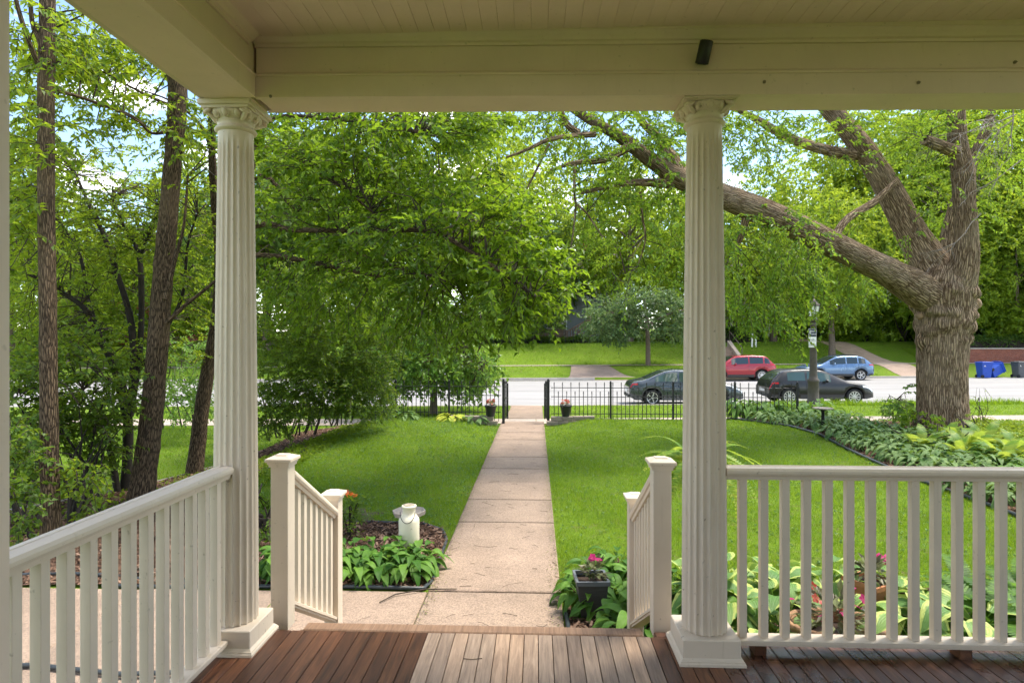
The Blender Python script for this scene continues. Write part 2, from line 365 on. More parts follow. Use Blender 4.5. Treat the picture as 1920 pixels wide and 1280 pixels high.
# ------------------------------------------------------------------ the ground
def sst(a, b, x):
    t = np.clip((x - a) / (b - a), 0, 1); return t * t * (3 - 2 * t)
def gz(X, Y):
    X = np.asarray(X, float); Y = np.asarray(Y, float)
    zl = -0.755 - .32 * sst(-4.4, -7.2, X) * sst(24, 14, Y)                                   # bank down to the lower lawn on the left
    mound = .14 * sst(9, 15.5, Y) * (sst(.3, 1.5, X) + sst(-1.05, -2.2, X) * sst(-5.5, -3.5, X))
    z = zl + mound + 0.02 * np.sin(X * 1.3) * np.sin(Y * 0.9) * sst(.5, 2.0, np.abs(X + .37))
    street = -1.04 + np.where(X > 0, .0125, .006) * np.clip(X, -60, 60)
    w = sst(16.9, 18.3, Y); z = z * (1 - w) + street * w
    road = -1.18 + np.where(X > 0, .0105, .006) * np.clip(X, -60, 60)
    w = sst(24.25, 24.5, Y); z = z * (1 - w) + road * w
    f0 = -.96 + .007 * np.clip(X, -60, 60); w = sst(41.5, 41.7, Y); z = z * (1 - w) + f0 * w
    z = z + .62 * sst(41.7, 46, Y) + 1.65 * sst(47.6, 55, Y) + .9 * sst(56, 70, Y) + 3 * sst(80, 200, Y)
    return z
def g1(x, y): return float(gz(x, y))
def heightfield(name, xs, ys, dz, m, mask=None, amp=0, parent=None):
    Xg, Yg = np.meshgrid(xs, ys); Z = gz(Xg, Yg) + dz
    if amp: Z = Z + amp * (rng.random(Z.shape) - .3)
    V = np.stack([Xg, Yg, Z], -1).reshape(-1, 3); nx, ny = len(xs), len(ys)
    i = np.arange((nx - 1) * (ny - 1)); a = (i // (nx - 1)) * nx + i % (nx - 1); Fc = np.stack([a, a + 1, a + nx + 1, a + nx], -1)
    if mask is not None:
        c = V[Fc].mean(1); k = mask(c[:, 0], c[:, 1]); Fc = Fc[k]; us = np.unique(Fc); mp_ = np.zeros(len(V), int); mp_[us] = np.arange(len(us)); V = V[us]; Fc = mp_[Fc]
    return link(name, np_mesh(name, V, Fc, smooth=True), m, parent)
def inpoly(poly):
    pl = np.array(poly, float)
    def f(x, y):
        x = np.asarray(x); y = np.asarray(y); r = np.zeros(x.shape, bool); j = len(pl) - 1
        for i in range(len(pl)):
            xi, yi = pl[i]; xj, yj = pl[j]
            c = ((yi > y) != (yj > y)) & (x < (xj - xi) * (y - yi) / (yj - yi + 1e-12) + xi); r ^= c; j = i
        return r
    return f
def axis(*seg):
    out = []
    for a, b, st in seg: out += list(np.arange(a, b - 1e-6, st))
    return np.array(out + [seg[-1][1]])
gxs = axis((-400, -60, 30), (-60, -16, 2), (-16, 20, .25), (20, 60, 2), (60, 400, 30)); gys = axis((-60, -4, 8), (-4, 18.6, .25), (18.6, 24, .6), (24, 25, .1), (25, 41, 2), (41, 42, .1), (42, 60, .6), (60, 90, 3), (90, 600, 40))
structure(heightfield("ground", gxs, gys, 0, LAWN))
# road, sidewalks, driveways, kerbs
structure(heightfield("road", axis((-200, -60, 20), (-60, 60, 2), (60, 200, 20)), axis((24.52, 41.48, .8)), .012, ROAD))
rd_ = [o for o in COL.objects if o.name == "road"][0]; JOINT = simple("road_joint_tar", (.17, .165, .16), .9, .2, 4, 0); GUT = simple("gutter_concrete", (.36, .345, .33), .9, .12, 2, .2)
for yj, wj, mj, nm_ in ((28.6, .05, JOINT, "seam"), (32.9, .06, JOINT, "seam"), (37.2, .05, JOINT, "seam"), (24.78, .5, GUT, "gutter"), (41.2, .5, GUT, "gutter")): heightfield(nm_, axis((-70, 70, 2)), np.array([yj - wj / 2, yj + wj / 2]), .017, mj, None, 0, rd_)
def kerb(name, y0, y1, gaps, z):
    mb = MB(); x = -70.0
    while x < 70:
        if not any(a < x + 1 < b for a, b in gaps): 
            za = z(x); zb = z(x + 2); mb.add([(x, y0, za - .2), (x + 1.99, y0, zb - .2), (x + 1.99, y1, zb - .2), (x, y1, za - .2), (x, y0, za), (x + 1.99, y0, zb), (x + 1.99, y1, zb), (x, y1, za)], [[4, 5, 6, 7], [0, 1, 5, 4], [1, 2, 6, 5], [2, 3, 7, 6], [3, 0, 4, 7]])
        x += 2
    structure(mb.build(name, CONC))
kerb("kerb_near", 24.33, 24.5, [(-.6, .6)], lambda x: g1(x, 24.2) + .008)
kerb("kerb_far", 41.5, 41.68, [(3.4, 8.2), (28.5, 34)], lambda x: g1(x, 41.75) + .012)
sw = empty("sidewalk_near"); structure(sw)
sw2 = empty("sidewalk_far"); structure(sw2)
def slabs(parent, x0, x1, st, y0, y1, m, dz=.02):
    x = x0
    while x < x1:
        if abs(x) < 18:
            mb = MB(); q = [(x + .008, y0), (x + st - .008, y0), (x + st - .008, y1), (x + .008, y1)]
            mb.add([(a, b, g1(a, b) - .08) for a, b in q] + [(a, b, g1(a, b) + dz) for a, b in q], [[4, 5, 6, 7], [0, 1, 5, 4], [1, 2, 6, 5], [2, 3, 7, 6], [3, 0, 4, 7]]); mb.build("slab", m, parent)
        x += st
slabs(sw, -18, 18, 1.5, 18.6, 20.1, SIDEWALK)
heightfield("far_stretch", axis((-60, -18, 3)), axis((18.6, 20.1, .5)), .02, SIDEWALK, None, 0, sw); heightfield("far_stretch", axis((18, 60, 3)), axis((18.6, 20.1, .5)), .02, SIDEWALK, None, 0, sw)
heightfield("paving", axis((-70, 70, 1.5)), axis((46.0, 47.5, .5)), .03, SIDEWALK, None, 0, sw2)
def apron(name, px_near, px_far, m, ynear=41.5, yfar=46.0):
    (a0, a1), (b0, b1) = px_near, px_far; ys = np.linspace(ynear, yfar, 14)
    V = []; Fc = []
    for i, y in enumerate(ys):
        t = (i / 13) ** .5; l = a0 + (b0 - a0) * t; r = a1 + (b1 - a1) * t
        for k in range(7): x = l + (r - l) * k / 6; V.append((x, y, g1(x, y) + .024))
    for i in range(13):
        for k in range(6): a = i * 7 + k; Fc.append((a, a + 1, a + 8, a + 7))
    structure(link(name, np_mesh(name, V, Fc, smooth=True), m))
def px2x(px, y): 
    u = (px - 960) / F; d = y / (u * sA + cA); return d * (u * cA - sA)
apron("driveway_apron", (px2x(1062, 41.5), px2x(1205, 41.5)), (px2x(1071, 46), px2x(1138, 46)), DRIVE)
apron("driveway_apron", (px2x(1690, 41.5), px2x(1735, 41.5)), (px2x(1640, 46), px2x(1700, 46)), DRIVE)
apron("driveway", (px2x(1640, 47.5), px2x(1705, 47.5)), (px2x(1462, 62), px2x(1500, 62)), DRIVE, 47.5, 62)
# front path and landing
path = empty("front_path"); structure(path)
def slab(x0, x1, y0, y1, zt, m, parent, tilt=0):
    MB().box(x0, x1, y0, y1, zt - .09, zt, Matrix.Translation((0, 0, 0)), .008).build("slab", m, parent)
y = 3.34
PXL, PXR = -0.976, .223
for k in range(13):
    y0 = 4.41 + 1.07 * (k - 1); slab(PXL, PXR, y0 + .009, y0 + 1.061, -.73 + .006 * ((k * 7) % 3 - 1), SLAB, path)
for k, x0 in enumerate((-2.3, -3.62, -4.94, -6.3)): slab(x0 + .01, x0 + (1.31 if k else 1.315), 3.4, 5.47, -.733 - .01 * k, SLAB, path)
slab(PXL, PXR, 17.27, 17.75, -.90, SLAB, path); slab(PXL, PXR, 17.76, 18.58, -1.01, SLAB, path)
for k in range(3): slab(PXL - .02, PXR + .02, 20.12 + 1.38 * k, 21.49 + 1.38 * k, -1.005 - .006 * k, SLAB, path)
# beds
BED_L = [(-4.0, 5.52), (-1.03, 5.52), (-.98, 5.7), (-1.0, 6.4), (-1.02, 6.9), (-1.12, 7.25), (-1.4, 7.5), (-2.0, 7.55), (-4.0, 7.5)]
BED_R = [(.26, 3.4), (.27, 5.4), (.4, 6.0), (.8, 6.3), (1.2, 6.1), (1.4, 5.6), (4.6, 5.7), (4.6, 3.3)]
BANK = [(-3.2, 5.55), (-4.3, 8.6), (-4.75, 10), (-4.85, 12), (-4.85, 14), (-4.7, 15.6), (-4.9, 16.6), (-6.6, 16.6), (-6.2, 13), (-6.6, 11.5), (-7.7, 9.3), (-9.5, 6.5), (-9.5, 3.0), (-1.9, 3.0), (-1.9, 3.35), (-6.35, 3.35), (-6.35, 5.52)]
BORDER = [(5.0, 17.3), (5.35, 17.0), (6.3, 15.4), (6.5, 14.2), (6.35, 12.6), (6.25, 11), (6.2, 9.9), (6.2, 7.9), (6.3, 6.5), (9.4, 6.5), (9.2, 9.0), (9.4, 10.8), (11.6, 12.9), (11.6, 15.6), (9.0, 16.8), (7.6, 17.6), (5.0, 17.7)]
def bed(name, poly, res, amp=.03, dz=.02):
    p = np.array(poly); a = p.min(0); b = p.max(0)
    return structure(heightfield(name, np.arange(a[0], b[0] + res, res), np.arange(a[1], b[1] + res, res), dz, MULCH, inpoly(poly), amp))
bed("planting_bed", BED_L, .04); bed("planting_bed", BED_R, .05); bed("planting_bed", BANK, .07, .04); bed("planting_bed", BORDER, .08)
fp = [PG(1700, 783, -.80), PG(1770, 786, -.78), PG(1840, 822, -.74), PG(1905, 850, -.74), PG(1990, 880, -.74)]
mbp = MB(); V = []; 
for i, p in enumerate(fp):
    t = (fp[min(i + 1, 4)] - fp[max(i - 1, 0)]).normalized(); s_ = Vector((t.y, -t.x, 0)) * .5
    for q in (p - s_, p + s_): V.append((q.x, q.y, g1(q.x, q.y) + .02))
mbp.add(V, [[2 * i, 2 * i + 1, 2 * i + 3, 2 * i + 2] for i in range(4)]); structure(mbp.build("garden_path", SIDEWALK))
def edging(pts, label, r=.019, dz=.03, m=EDGING):
    P3 = []; pts = [Vector((a, b, 0)) for a, b in pts]
    for i in range(len(pts) - 1):
        for k in range(6):
            q = pts[i].lerp(pts[i + 1], k / 6); P3.append((q.x, q.y, g1(q.x, q.y) + dz))
    q = pts[-1]; P3.append((q.x, q.y, g1(q.x, q.y) + dz))
    tag(MB().tube(P3, r, 8).build("bed_edging", m), label, "edging")
edging(BED_L[:8] + [(-3.0, 7.52)], "black plastic edging curving around the milk can bed")
edging([(.262, 3.5), (.26, 4.6), (.25, 5.2)], "black edging tube beside the path at the square planter")
edging([(-3.9, 8.0), (-4.3, 8.9), (-4.72, 10), (-4.82, 12), (-4.8, 14), (-4.72, 15.5), (-4.4, 16.2)], "long black edging between the left lawn and shrub bank", .022)
edging(BORDER[1:9], "black edging along the hosta border and right lawn", .03)
edging([(-6.35, 12), (-6.75, 11.3), (-7.75, 9.3), (-9.0, 7.4)], "thin edging at the lower lawn beyond the tree trunks", .02, m=CONC)
hp = [(-2.0, 5.6), (-2.6, 5.7), (-3.4, 5.62), (-4.2, 5.75), (-5.3, 5.8)]
edging(hp, "black drip hose on the mulch beyond the porch railing", .02); edging([(-2.2, 4.05), (-2.8, 4.0), (-3.5, 4.1), (-4.4, 4.0)], "black garden hose lying across the paved landing", .017, .045)

# grass blades (stuff)
def grass(name, poly, dens, h, w, dz=0.0):
    p = np.array(poly); a = p.min(0); b = p.max(0); n = int((b[0] - a[0]) * (b[1] - a[1]) * dens)
    x = rng.uniform(a[0], b[0], n); yv = rng.uniform(a[1], b[1], n); k = inpoly(poly)(x, yv)
    pn = np.sin(x * 2.1 + 1.3 * np.sin(yv * 1.7)) * np.sin(yv * 2.3 + np.sin(x * 1.9)); k &= rng.random(n) < np.clip(1.02 + .35 * pn, .55, 1); x = x[k]; yv = yv[k]; n = len(x)
    z = gz(x, yv) + dz; th = rng.uniform(0, 6.28, n); hh = h * rng.uniform(.55, 1.25, n); ww = w * rng.uniform(.7, 1.3, n)
    ln = rng.uniform(.1, .9, n) * hh; ph = th + rng.uniform(-1, 1, n) + 1.57
    bx = np.cos(th) * ww / 2; by = np.sin(th) * ww / 2
    V = np.empty((n, 3, 3)); V[:, 0] = np.stack([x - bx, yv - by, z], -1); V[:, 1] = np.stack([x + bx, yv + by, z], -1); V[:, 2] = np.stack([x + np.cos(ph) * ln, yv + np.sin(ph) * ln, z + hh], -1)
    o = link(name, np_mesh(name, V.reshape(-1, 3), np.arange(3 * n).reshape(-1, 3)), GRASSM); return o
LAWN_R = [(.24, 5.5), (.42, 6.1), (.8, 6.4), (1.2, 6.2), (1.45, 5.7), (4.6, 5.8), (6.25, 5.8), (6.15, 9.9), (6.3, 12.6), (6.45, 14.2), (6.25, 15.4), (5.3, 16.9), (1.0, 17.0), (.5, 16.9), (.24, 16.6)]
LAWN_L = [(-.99, 16.6), (-1.3, 16.9), (-2.0, 17.0), (-4.6, 17.0), (-4.6, 15.6), (-4.75, 14), (-4.75, 12), (-4.65, 10), (-4.2, 8.6), (-3.5, 7.6), (-1.4, 7.55), (-1.08, 7.2), (-.99, 6.6)]
def clip_y(poly, y0, y1):
    f = inpoly(poly); return f
def grass_band(name, poly, bands, label):
    Vs = []
    allo = []
    for (y0, y1, dens, h, w) in bands:
        p = np.array(poly); sub = [(max(p[:, 0].min(), -99), y0), (p[:, 0].max(), y0), (p[:, 0].max(), y1), (p[:, 0].min(), y1)]
        n = int((sub[1][0] - sub[0][0]) * (y1 - y0) * dens); x = rng.uniform(sub[0][0], sub[1][0], n); yv = rng.uniform(y0, y1, n); k = inpoly(poly)(x, yv)
        pn = np.sin(x * 2.1 + 1.3 * np.sin(yv * 1.7)) * np.sin(yv * 2.3 + np.sin(x * 1.9)); k &= rng.random(n) < np.clip(1.05 + .45 * pn, .45, 1); x = x[k]; yv = yv[k]
        for p_, r_ in BARE: kk = (rng.random(len(x)) < .5) | (((x - p_.x) / 1.3) ** 2 + (yv - p_.y) ** 2 > (r_ * rng.uniform(.6, 1.25, len(x))) ** 2); x = x[kk]; yv = yv[kk]
        n = len(x); z = gz(x, yv) - .005; th = rng.uniform(0, 6.28, n); hh = h * rng.uniform(.5, 1.3, n) * (1 + .25 * np.sin(x * 3.3 + yv * 2.1)); ww = w * rng.uniform(.7, 1.3, n); ln = rng.uniform(.1, 1.0, n) * hh; ph = th + rng.uniform(-1, 1, n) + 1.57
        bx = np.cos(th) * ww / 2; by = np.sin(th) * ww / 2; V = np.empty((n, 3, 3))
        V[:, 0] = np.stack([x - bx, yv - by, z], -1); V[:, 1] = np.stack([x + bx, yv + by, z], -1); V[:, 2] = np.stack([x + np.cos(ph) * ln, yv + np.sin(ph) * ln, z + hh], -1); Vs.append(V)
    V = np.concatenate(Vs); n = len(V)
    return tag(link(name, np_mesh(name, V.reshape(-1, 3), np.arange(3 * n).reshape(-1, 3)), GRASSM), label, "grass", kind="stuff")
SOILM = simple("bare_soil", (.10, .08, .045), .95, .3, 14, .8, 60, bd=.01)
BARE = [(PG(660, 962, -.74), .28)]
for p_, r_ in BARE:
    V = [(p_.x, p_.y, g1(p_.x, p_.y) + .012)]; nb = 22
    for k in range(nb): a = 6.2832 * k / nb; q = r_ * (1 + .5 * mnoise.noise(Vector((p_.x + math.cos(a), p_.y + math.sin(a), 0)) * 2)); x_, y_ = p_.x + q * math.cos(a) * 1.3, p_.y + q * math.sin(a); V.append((x_, y_, g1(x_, y_) + .004))
    structure(link("bare_patch", np_mesh("bare_patch", V, [(0, 1 + k, 1 + (k + 1) % nb) for k in range(nb)]), SOILM))
BN = [(5.4, 8, 3400, .05, .006), (8, 11, 2200, .05, .008), (11, 14, 1300, .05, .011), (14, 17, 900, .05, .014)]
grass_band("lawn_grass", LAWN_R, BN, "bright green mown grass right of the front path")
grass_band("lawn_grass", LAWN_L, BN, "green mown grass left of the front path")
grass_band("lawn_grass", [(-.95, 20.2), (-.95, 24.25), (-16, 24.25), (-16, 20.2)], [(20.1, 24.25, 260, .06, .02)], "boulevard grass strip left of the gate walk")
grass_band("lawn_grass", [(.3, 20.2), (.3, 24.25), (26, 24.25), (26, 20.2)], [(20.1, 24.25, 260, .06, .02)], "boulevard grass strip right of the gate walk")
grass_band("lawn_grass", [(-16, 6), (-9.5, 6.4), (-7.7, 9.4), (-6.7, 11.4), (-6.3, 12.6), (-6.3, 16.5), (-6, 18.4), (-16, 18.4)], [(6, 12, 600, .06, .012), (12, 18.4, 400, .06, .016)], "lower lawn beyond the tree trunks at the left")
grass_band("lawn_grass", [(9.3, 17.0), (11.8, 15.8), (11.8, 13.0), (9.6, 10.8), (9.4, 8), (22, 8), (22, 18.4), (9, 18.4)], [(8, 18.4, 420, .07, .016)], "tall grass around the big forked tree at the right")
grass_band("lawn_grass", [(8.6, 23.3), (18.5, 23.3), (18.5, 24.28), (8.6, 24.28)], [(23.3, 24.28, 420, .2, .018)], "tall unmown grass along the kerb beside the black car")
XA = px2x(1056, 43); XB = px2x(1215, 43); XC = px2x(1640, 43)
grass_band("lawn_grass", [(-26, 41.75), (XA, 41.75), (XA, 45.9), (-26, 45.9)], [(41.75, 45.9, 70, .08, .045)], "boulevard grass across the street left of the driveway apron")
grass_band("lawn_grass", [(XB, 41.75), (XC, 41.75), (XC, 45.9), (XB - 1.5, 45.9)], [(41.75, 45.9, 70, .08, .045)], "boulevard grass across the street behind the parked cars")
grass_band("lawn_grass", [(-26, 47.7), (px2x(1310, 48), 47.7), (px2x(1310, 55), 56), (-26, 56)], [(47.7, 56, 60, .08, .05)], "sloping far lawn left of the garden steps")
grass_band("lawn_grass", [(px2x(1400, 48), 47.7), (px2x(1635, 48), 47.7), (px2x(1540, 56), 56), (px2x(1400, 56), 56)], [(47.7, 56, 60, .08, .05)], "sloping far lawn right of the garden steps")
# mulch chips
def chips(name, poly, n, label):
    p = np.array(poly); a = p.min(0); b = p.max(0); x = rng.uniform(a[0], b[0], n); yv = rng.uniform(a[1], b[1], n); k = inpoly(poly)(x, yv); x = x[k]; yv = yv[k]; n = len(x)
    c = np.stack([x, yv, gz(x, yv) + .035 + rng.random(n) * .02], -1); th = rng.uniform(0, 6.28, n); l = rng.uniform(.015, .045, n); w = rng.uniform(.004, .012, n)
    t = np.stack([np.cos(th), np.sin(th), rng.uniform(-.5, .5, n)], -1) * l[:, None]; s = np.stack([-np.sin(th), np.cos(th), rng.uniform(-.4, .4, n)], -1) * w[:, None]
    V = np.stack([c - t - s, c + t - s, c + t + s, c - t + s], 1).reshape(-1, 3)
    t_ = NT(name + "_material"); g = t_.n("ShaderNodeNewGeometry"); m = t_.done(t_.pbr(t_.ramp((g, 'Random Per Island'), [(.1, (.035, .02, .014)), (.5, (.12, .065, .04)), (.9, (.26, .17, .12))]), .85, None, .15))
    tag(link(name, np_mesh(name, V, np.arange(4 * n).reshape(-1, 4)), m), label, "mulch", kind="stuff")
chips("mulch_chips", BED_L, 5000, "brown bark chips around the milk can"); chips("mulch_chips", BED_R, 5000, "bark chips under the hostas by the porch"); chips("mulch_chips", BANK, 26000, "bark chips and leaf litter on the tree bank")
# ------------------------------------------------------------------ the porch
CEIL = 3.0
deck = empty("porch_deck"); structure(deck)
DECK_Y1 = 3.19
pm = {}
def plank_mesh(key):
    mb = MB().box(-.0345, .0345, -1.6, DECK_Y1 - .012, -.03, 0, None, .0018)
    me = mb.mesh("plank"); return me
for key, m in (("dark", DECK_DARK), ("grey", DECK_GREY), ("wet", DECK_WET)):
    pm[key] = plank_mesh(key); pm[key].materials.append(m)
x = -1.62; i = 0
while x < 4.6:
    key = "grey" if -.6 < x < .585 else ("dark" if x < .9 else "wet")
    o = link("plank", pm[key], None, deck); o.location = (x, 0, U(-.0006, .0006)); x += .0725; i += 1
MB().box(-1.24, .56, DECK_Y1 - .008, DECK_Y1 + .075, -.036, .004, None, .006).build("nosing_board", NOSING, deck)
MB().box(.62, 4.6, DECK_Y1 - .008, DECK_Y1 + .05, -.036, -.002, None, .006).build("nosing_board", DECK_WET, deck)
MB().box(-1.66, 4.6, DECK_Y1 - .02, DECK_Y1 + .03, -.5, -.04).build("rim_board", OLDWOOD, deck); MB().box(-1.68, -1.64, -1.6, DECK_Y1 - .03, -.5, -.035).build("rim_board", OLDWOOD, deck)
st = thing("porch_steps", "brown wooden steps down from the porch deck", "steps")
for k in range(3):
    z = -.18 * (k + 1); y0 = DECK_Y1 + .045 + .28 * k
    MB().box(-1.3, .6, y0, y0 + .29, z - .035, z, None, .004).build("tread", NOSING, st); MB().box(-1.28, .58, y0 + .005, y0 + .025, z - .0, z + .145).build("riser", OLDWOOD, st)

# ceiling boards and beams
ceil = empty("porch_ceiling"); structure(ceil)
cm = MB().box(-.0379, .0379, -1.6, 3.0, 0, .02, None, .0014).mesh("ceiling_board"); cm.materials.append(PAINT_BEAM)
x = -1.36
while x < 4.6:
    o = link("ceiling_board", cm, None, ceil); o.location = (x, 0, CEIL + U(0, .002)); x += .0765
MB().box(-1.615, 4.7, -1.7, 3.5, CEIL + .03, CEIL + .3).build("roof_deck", OLDWOOD, ceil)
# front beam: heights fall slightly towards the right as in the old house
SLOPE = -.0105
def fb(mb, x0, x1, prof):                    # prof [(y,z)] closed, swept along X with the slope
    n = len(prof); vs = [(x0, a, b + SLOPE * (x0 + .2) ) for a, b in prof] + [(x1, a, b + SLOPE * (x1 + .2)) for a, b in prof]
    mb.add(vs, [[k, (k + 1) % n, n + (k + 1) % n, n + k] for k in range(n)] + [list(range(n))[::-1], [n + k for k in range(n)]])
beam = thing("front_beam", "cream painted stepped beam spanning the porch columns", "beam")
ZS = CZ + 1.175
mb = MB(); fb(mb, -1.36, 4.6, [(2.94, ZS + .004), (3.105, ZS + .004), (3.105, CEIL + .28), (2.94, CEIL + .28)]); fixn(mb.build("core", PAINT_BEAM, beam))
mb = MB(); fb(mb, -1.37, 4.6, [(2.906, ZS), (2.9385, ZS), (2.9385, ZS + .124), (2.920, ZS + .124), (2.906, ZS + .114), (2.900, ZS + .110), (2.900, ZS + .100), (2.906, ZS + .098)]); fixn(mb.build("lower_fascia", PAINT_BEAM, beam))
mb = MB(); fb(mb, -1.372, 4.6, [(2.932, ZS + .125), (2.9395, ZS + .125), (2.9395, CEIL + .1), (2.932, CEIL + .1)]); fixn(mb.build("upper_fascia", PAINT_BEAM, beam))
mb = MB(); z0 = CZ + 1.425; fb(mb, -1.375, 4.6, [(2.931, z0), (2.92, z0), (2.917, z0 + .012), (2.905, z0 + .016), (2.895, z0 + .03), (2.875, z0 + .045), (2.868, z0 + .046), (2.868, z0 + .12), (2.931, z0 + .12)]); fixn(mb.build("crown_moulding", PAINT_BEAM, beam))
mb = MB(); fb(mb, -1.4, 4.6, [(3.108, ZS + .012), (3.14, ZS + .012), (3.14, CEIL + .2), (3.108, CEIL + .2)]); fixn(mb.build("outer_fascia", PAINT2, beam))
mb = MB()
for px, py in ((502, 176), (1424, 164), (1700, 170), (1870, 136)): 
    p = P(px, py, 2.92); mb.ball((p.x, 2.902, p.z), (.008, .008, .008), 8, 5); mb.tube([(p.x, 2.905, p.z), (p.x, 2.888, p.z - .004)], .0025, 5)
mb.build("screw_eye", DEADT, beam)
lb = thing("side_beam", "cream beam running overhead from the corner column towards the viewer", "beam")
XI = -1.375
def lbx(name, prof, m=PAINT_BEAM, y0=-1.6, y1=3.1):
    n = len(prof); vs = [(a, y0, b) for a, b in prof] + [(a, y1, b) for a, b in prof]
    mb = MB().add(vs, [[k, (k + 1) % n, n + (k + 1) % n, n + k] for k in range(n)] + [list(range(n))[::-1], [n + k for k in range(n)]]); return fixn(mb.build(name, m, lb))
ZL = ZS + .009
lbx("core", [(-1.62, ZL + .004), (XI - .016, ZL + .004), (XI - .016, CEIL + .28), (-1.62, CEIL + .28)])
lbx("lower_fascia", [(XI - .014, ZL), (XI + .014, ZL), (XI + .014, ZL + .098), (XI + .02, ZL + .100), (XI + .02, ZL + .110), (XI + .014, ZL + .114), (XI + .004, ZL + .118), (XI - .014, ZL + .118)], y1=2.90)
lbx("upper_fascia", [(XI - .015, ZL + .121), (XI - .008, ZL + .121), (XI - .008, CEIL + .1), (XI - .015, CEIL + .1)], y1=2.93)
lbx("crown_moulding", [(XI - .007, z0), (XI + .004, z0), (XI + .007, z0 + .012), (XI + .02, z0 + .016), (XI + .03, z0 + .03), (XI + .05, z0 + .045), (XI + .056, z0 + .046), (XI + .056, z0 + .12), (XI - .007, z0 + .12)], y1=2.868)
lbx("outer_fascia", [(-1.655, ZL + .012), (-1.623, ZL + .012), (-1.623, CEIL + .2), (-1.655, CEIL + .2)], PAINT2)
# eaves seen past the beams
eave = thing("porch_eave", "cream boarded eave just outside the front beam", "eave")
mb = MB(); fb(mb, -1.6, 4.8, [(3.142, ZS + .235), (3.52, ZS + .215), (3.52, ZS + .23), (3.142, ZS + .25)]); fixn(mb.build("soffit_board", PAINT2, eave))
mb = MB(); fb(mb, -1.6, 4.8, [(3.52, ZS + .2), (3.545, ZS + .2), (3.545, ZS + .34), (3.52, ZS + .34)]); fixn(mb.build("fascia_board", PAINT2, eave))

def column(cx, cy, label):
    c = thing("porch_column", label, "column", (cx, cy, 0))
    MB().box(-.155, .155, -.155, .155, 0, .012).box(-.150, .150, -.150, .150, .012, .022).add([(-.155, -.155, .012), (.155, -.155, .012), (.155, .155, .012), (-.155, .155, .012), (-.137, -.137, .034), (.137, -.137, .034), (.137, .137, .034), (-.137, .137, .034)], [[0, 1, 5, 4], [1, 2, 6, 5], [2, 3, 7, 6], [3, 0, 4, 7]]).build("base_moulding", PAINT2, c)
    MB().box(-.136, .136, -.136, .136, .01, .118, None, .004).build("plinth", PAINT2, c)
    nf = 20; per = 8; n = nf * per; H0, H1 = .119, 2.588; vs = []; fs = []; rows = [0, .012, .03] + [.06 + .94 * k / 22 for k in range(21)] + [.955, .965, .975, .985, .992, 1]
    rows = sorted(set(rows))
    for t in rows:
        r0 = .108 - .024 * (t ** 1.7); z = H0 + (H1 - H0) * t; fd = 1.0
        if t > .955: fd = max(0, 1 - ((t - .955) / .028) ** 2) if t < .983 else 0
        for k in range(n):
            u = (k % per) / per; s = abs(u - .5) * 2
            dep = 0 if s > .86 else math.sqrt(max(0, 1 - (s / .86) ** 2))
            r = r0 - .0125 * dep * fd * (r0 / .108); a = 2 * math.pi * k / n; vs.append((r * math.cos(a), r * math.sin(a), z))
    m = len(rows)
    for i in range(m - 1):
        for k in range(n): k2 = (k + 1) % n; fs.append([i * n + k, i * n + k2, (i + 1) * n + k2, (i + 1) * n + k])
    MB().add(vs, fs, True).build("fluted_shaft", PAINT2, c)
    zt = H1
    MB().lathe([(.084, zt - .004), (.092, zt), (.099, zt + .005), (.101, zt + .011), (.097, zt + .018), (.088, zt + .021), (.0855, zt + .024), (.0855, zt + .042), (.089, zt + .045), (.091, zt + .048), (.089, zt + .051), (.098, zt + .058), (.110, zt + .070), (.118, zt + .082), (.118, zt + .091), (.05, zt + .092)], 40).build("necking", PAINT2, c)
    mb = MB()
    for k in range(12):
        a = 2 * math.pi * k / 12; r = .117; M = Matrix.Rotation(a, 4, 'Z') @ Matrix.Translation((.109, 0, zt + .073)) @ Matrix.Rotation(.5, 4, 'Y'); mb.ball((0, 0, 0), (.013, .018, .020), 10, 7, M)
        for s in (-1, 1):
            pts = [Matrix.Rotation(a + s * .20 * math.cos(q), 4, 'Z') @ Vector((.098 + .024 * (q + 1.57) / 3.14, 0, zt + .054 + .036 * (math.sin(q) + 1) / 2)) for q in (-1.4, -.7, 0, .7, 1.4)]; mb.tube(pts, .004, 5)
    mb.build("egg_and_dart", PAINT2, c)
    za = zt + .092; hz = ZS - za + SLOPE * (cx + .2) + .001
    MB().box(-.118, .118, -.118, .118, za, za + hz * .35).box(-.131, .131, -.131, .131, za + hz * .36, za + hz, None, .003).build("abacus", PAINT2, c)
    mb = MB()
    for k in range(4):
        a = math.pi / 4 + k * math.pi / 2; M = Matrix.Rotation(a, 4, 'Z')
        mb.ball((0, 0, 0), (.026, .03, .012), 8, 6, M @ Matrix.Translation((.135, 0, zt + .084)) @ Matrix.Rotation(.6, 4, 'Y')); mb.tube([M @ Vector((.09, 0, zt + .052)), M @ Vector((.112, 0, zt + .06)), M @ Vector((.138, 0, zt + .074)), M @ Vector((.152, 0, za))], [.012, .012, .011, .007], 8)
    mb.build("corner_leaf", PAINT2, c)
    return c
column(.832, 3.045, "white fluted porch column right of the steps"); column(-1.53, 3.045, "white fluted porch column at the corner, left of the steps")

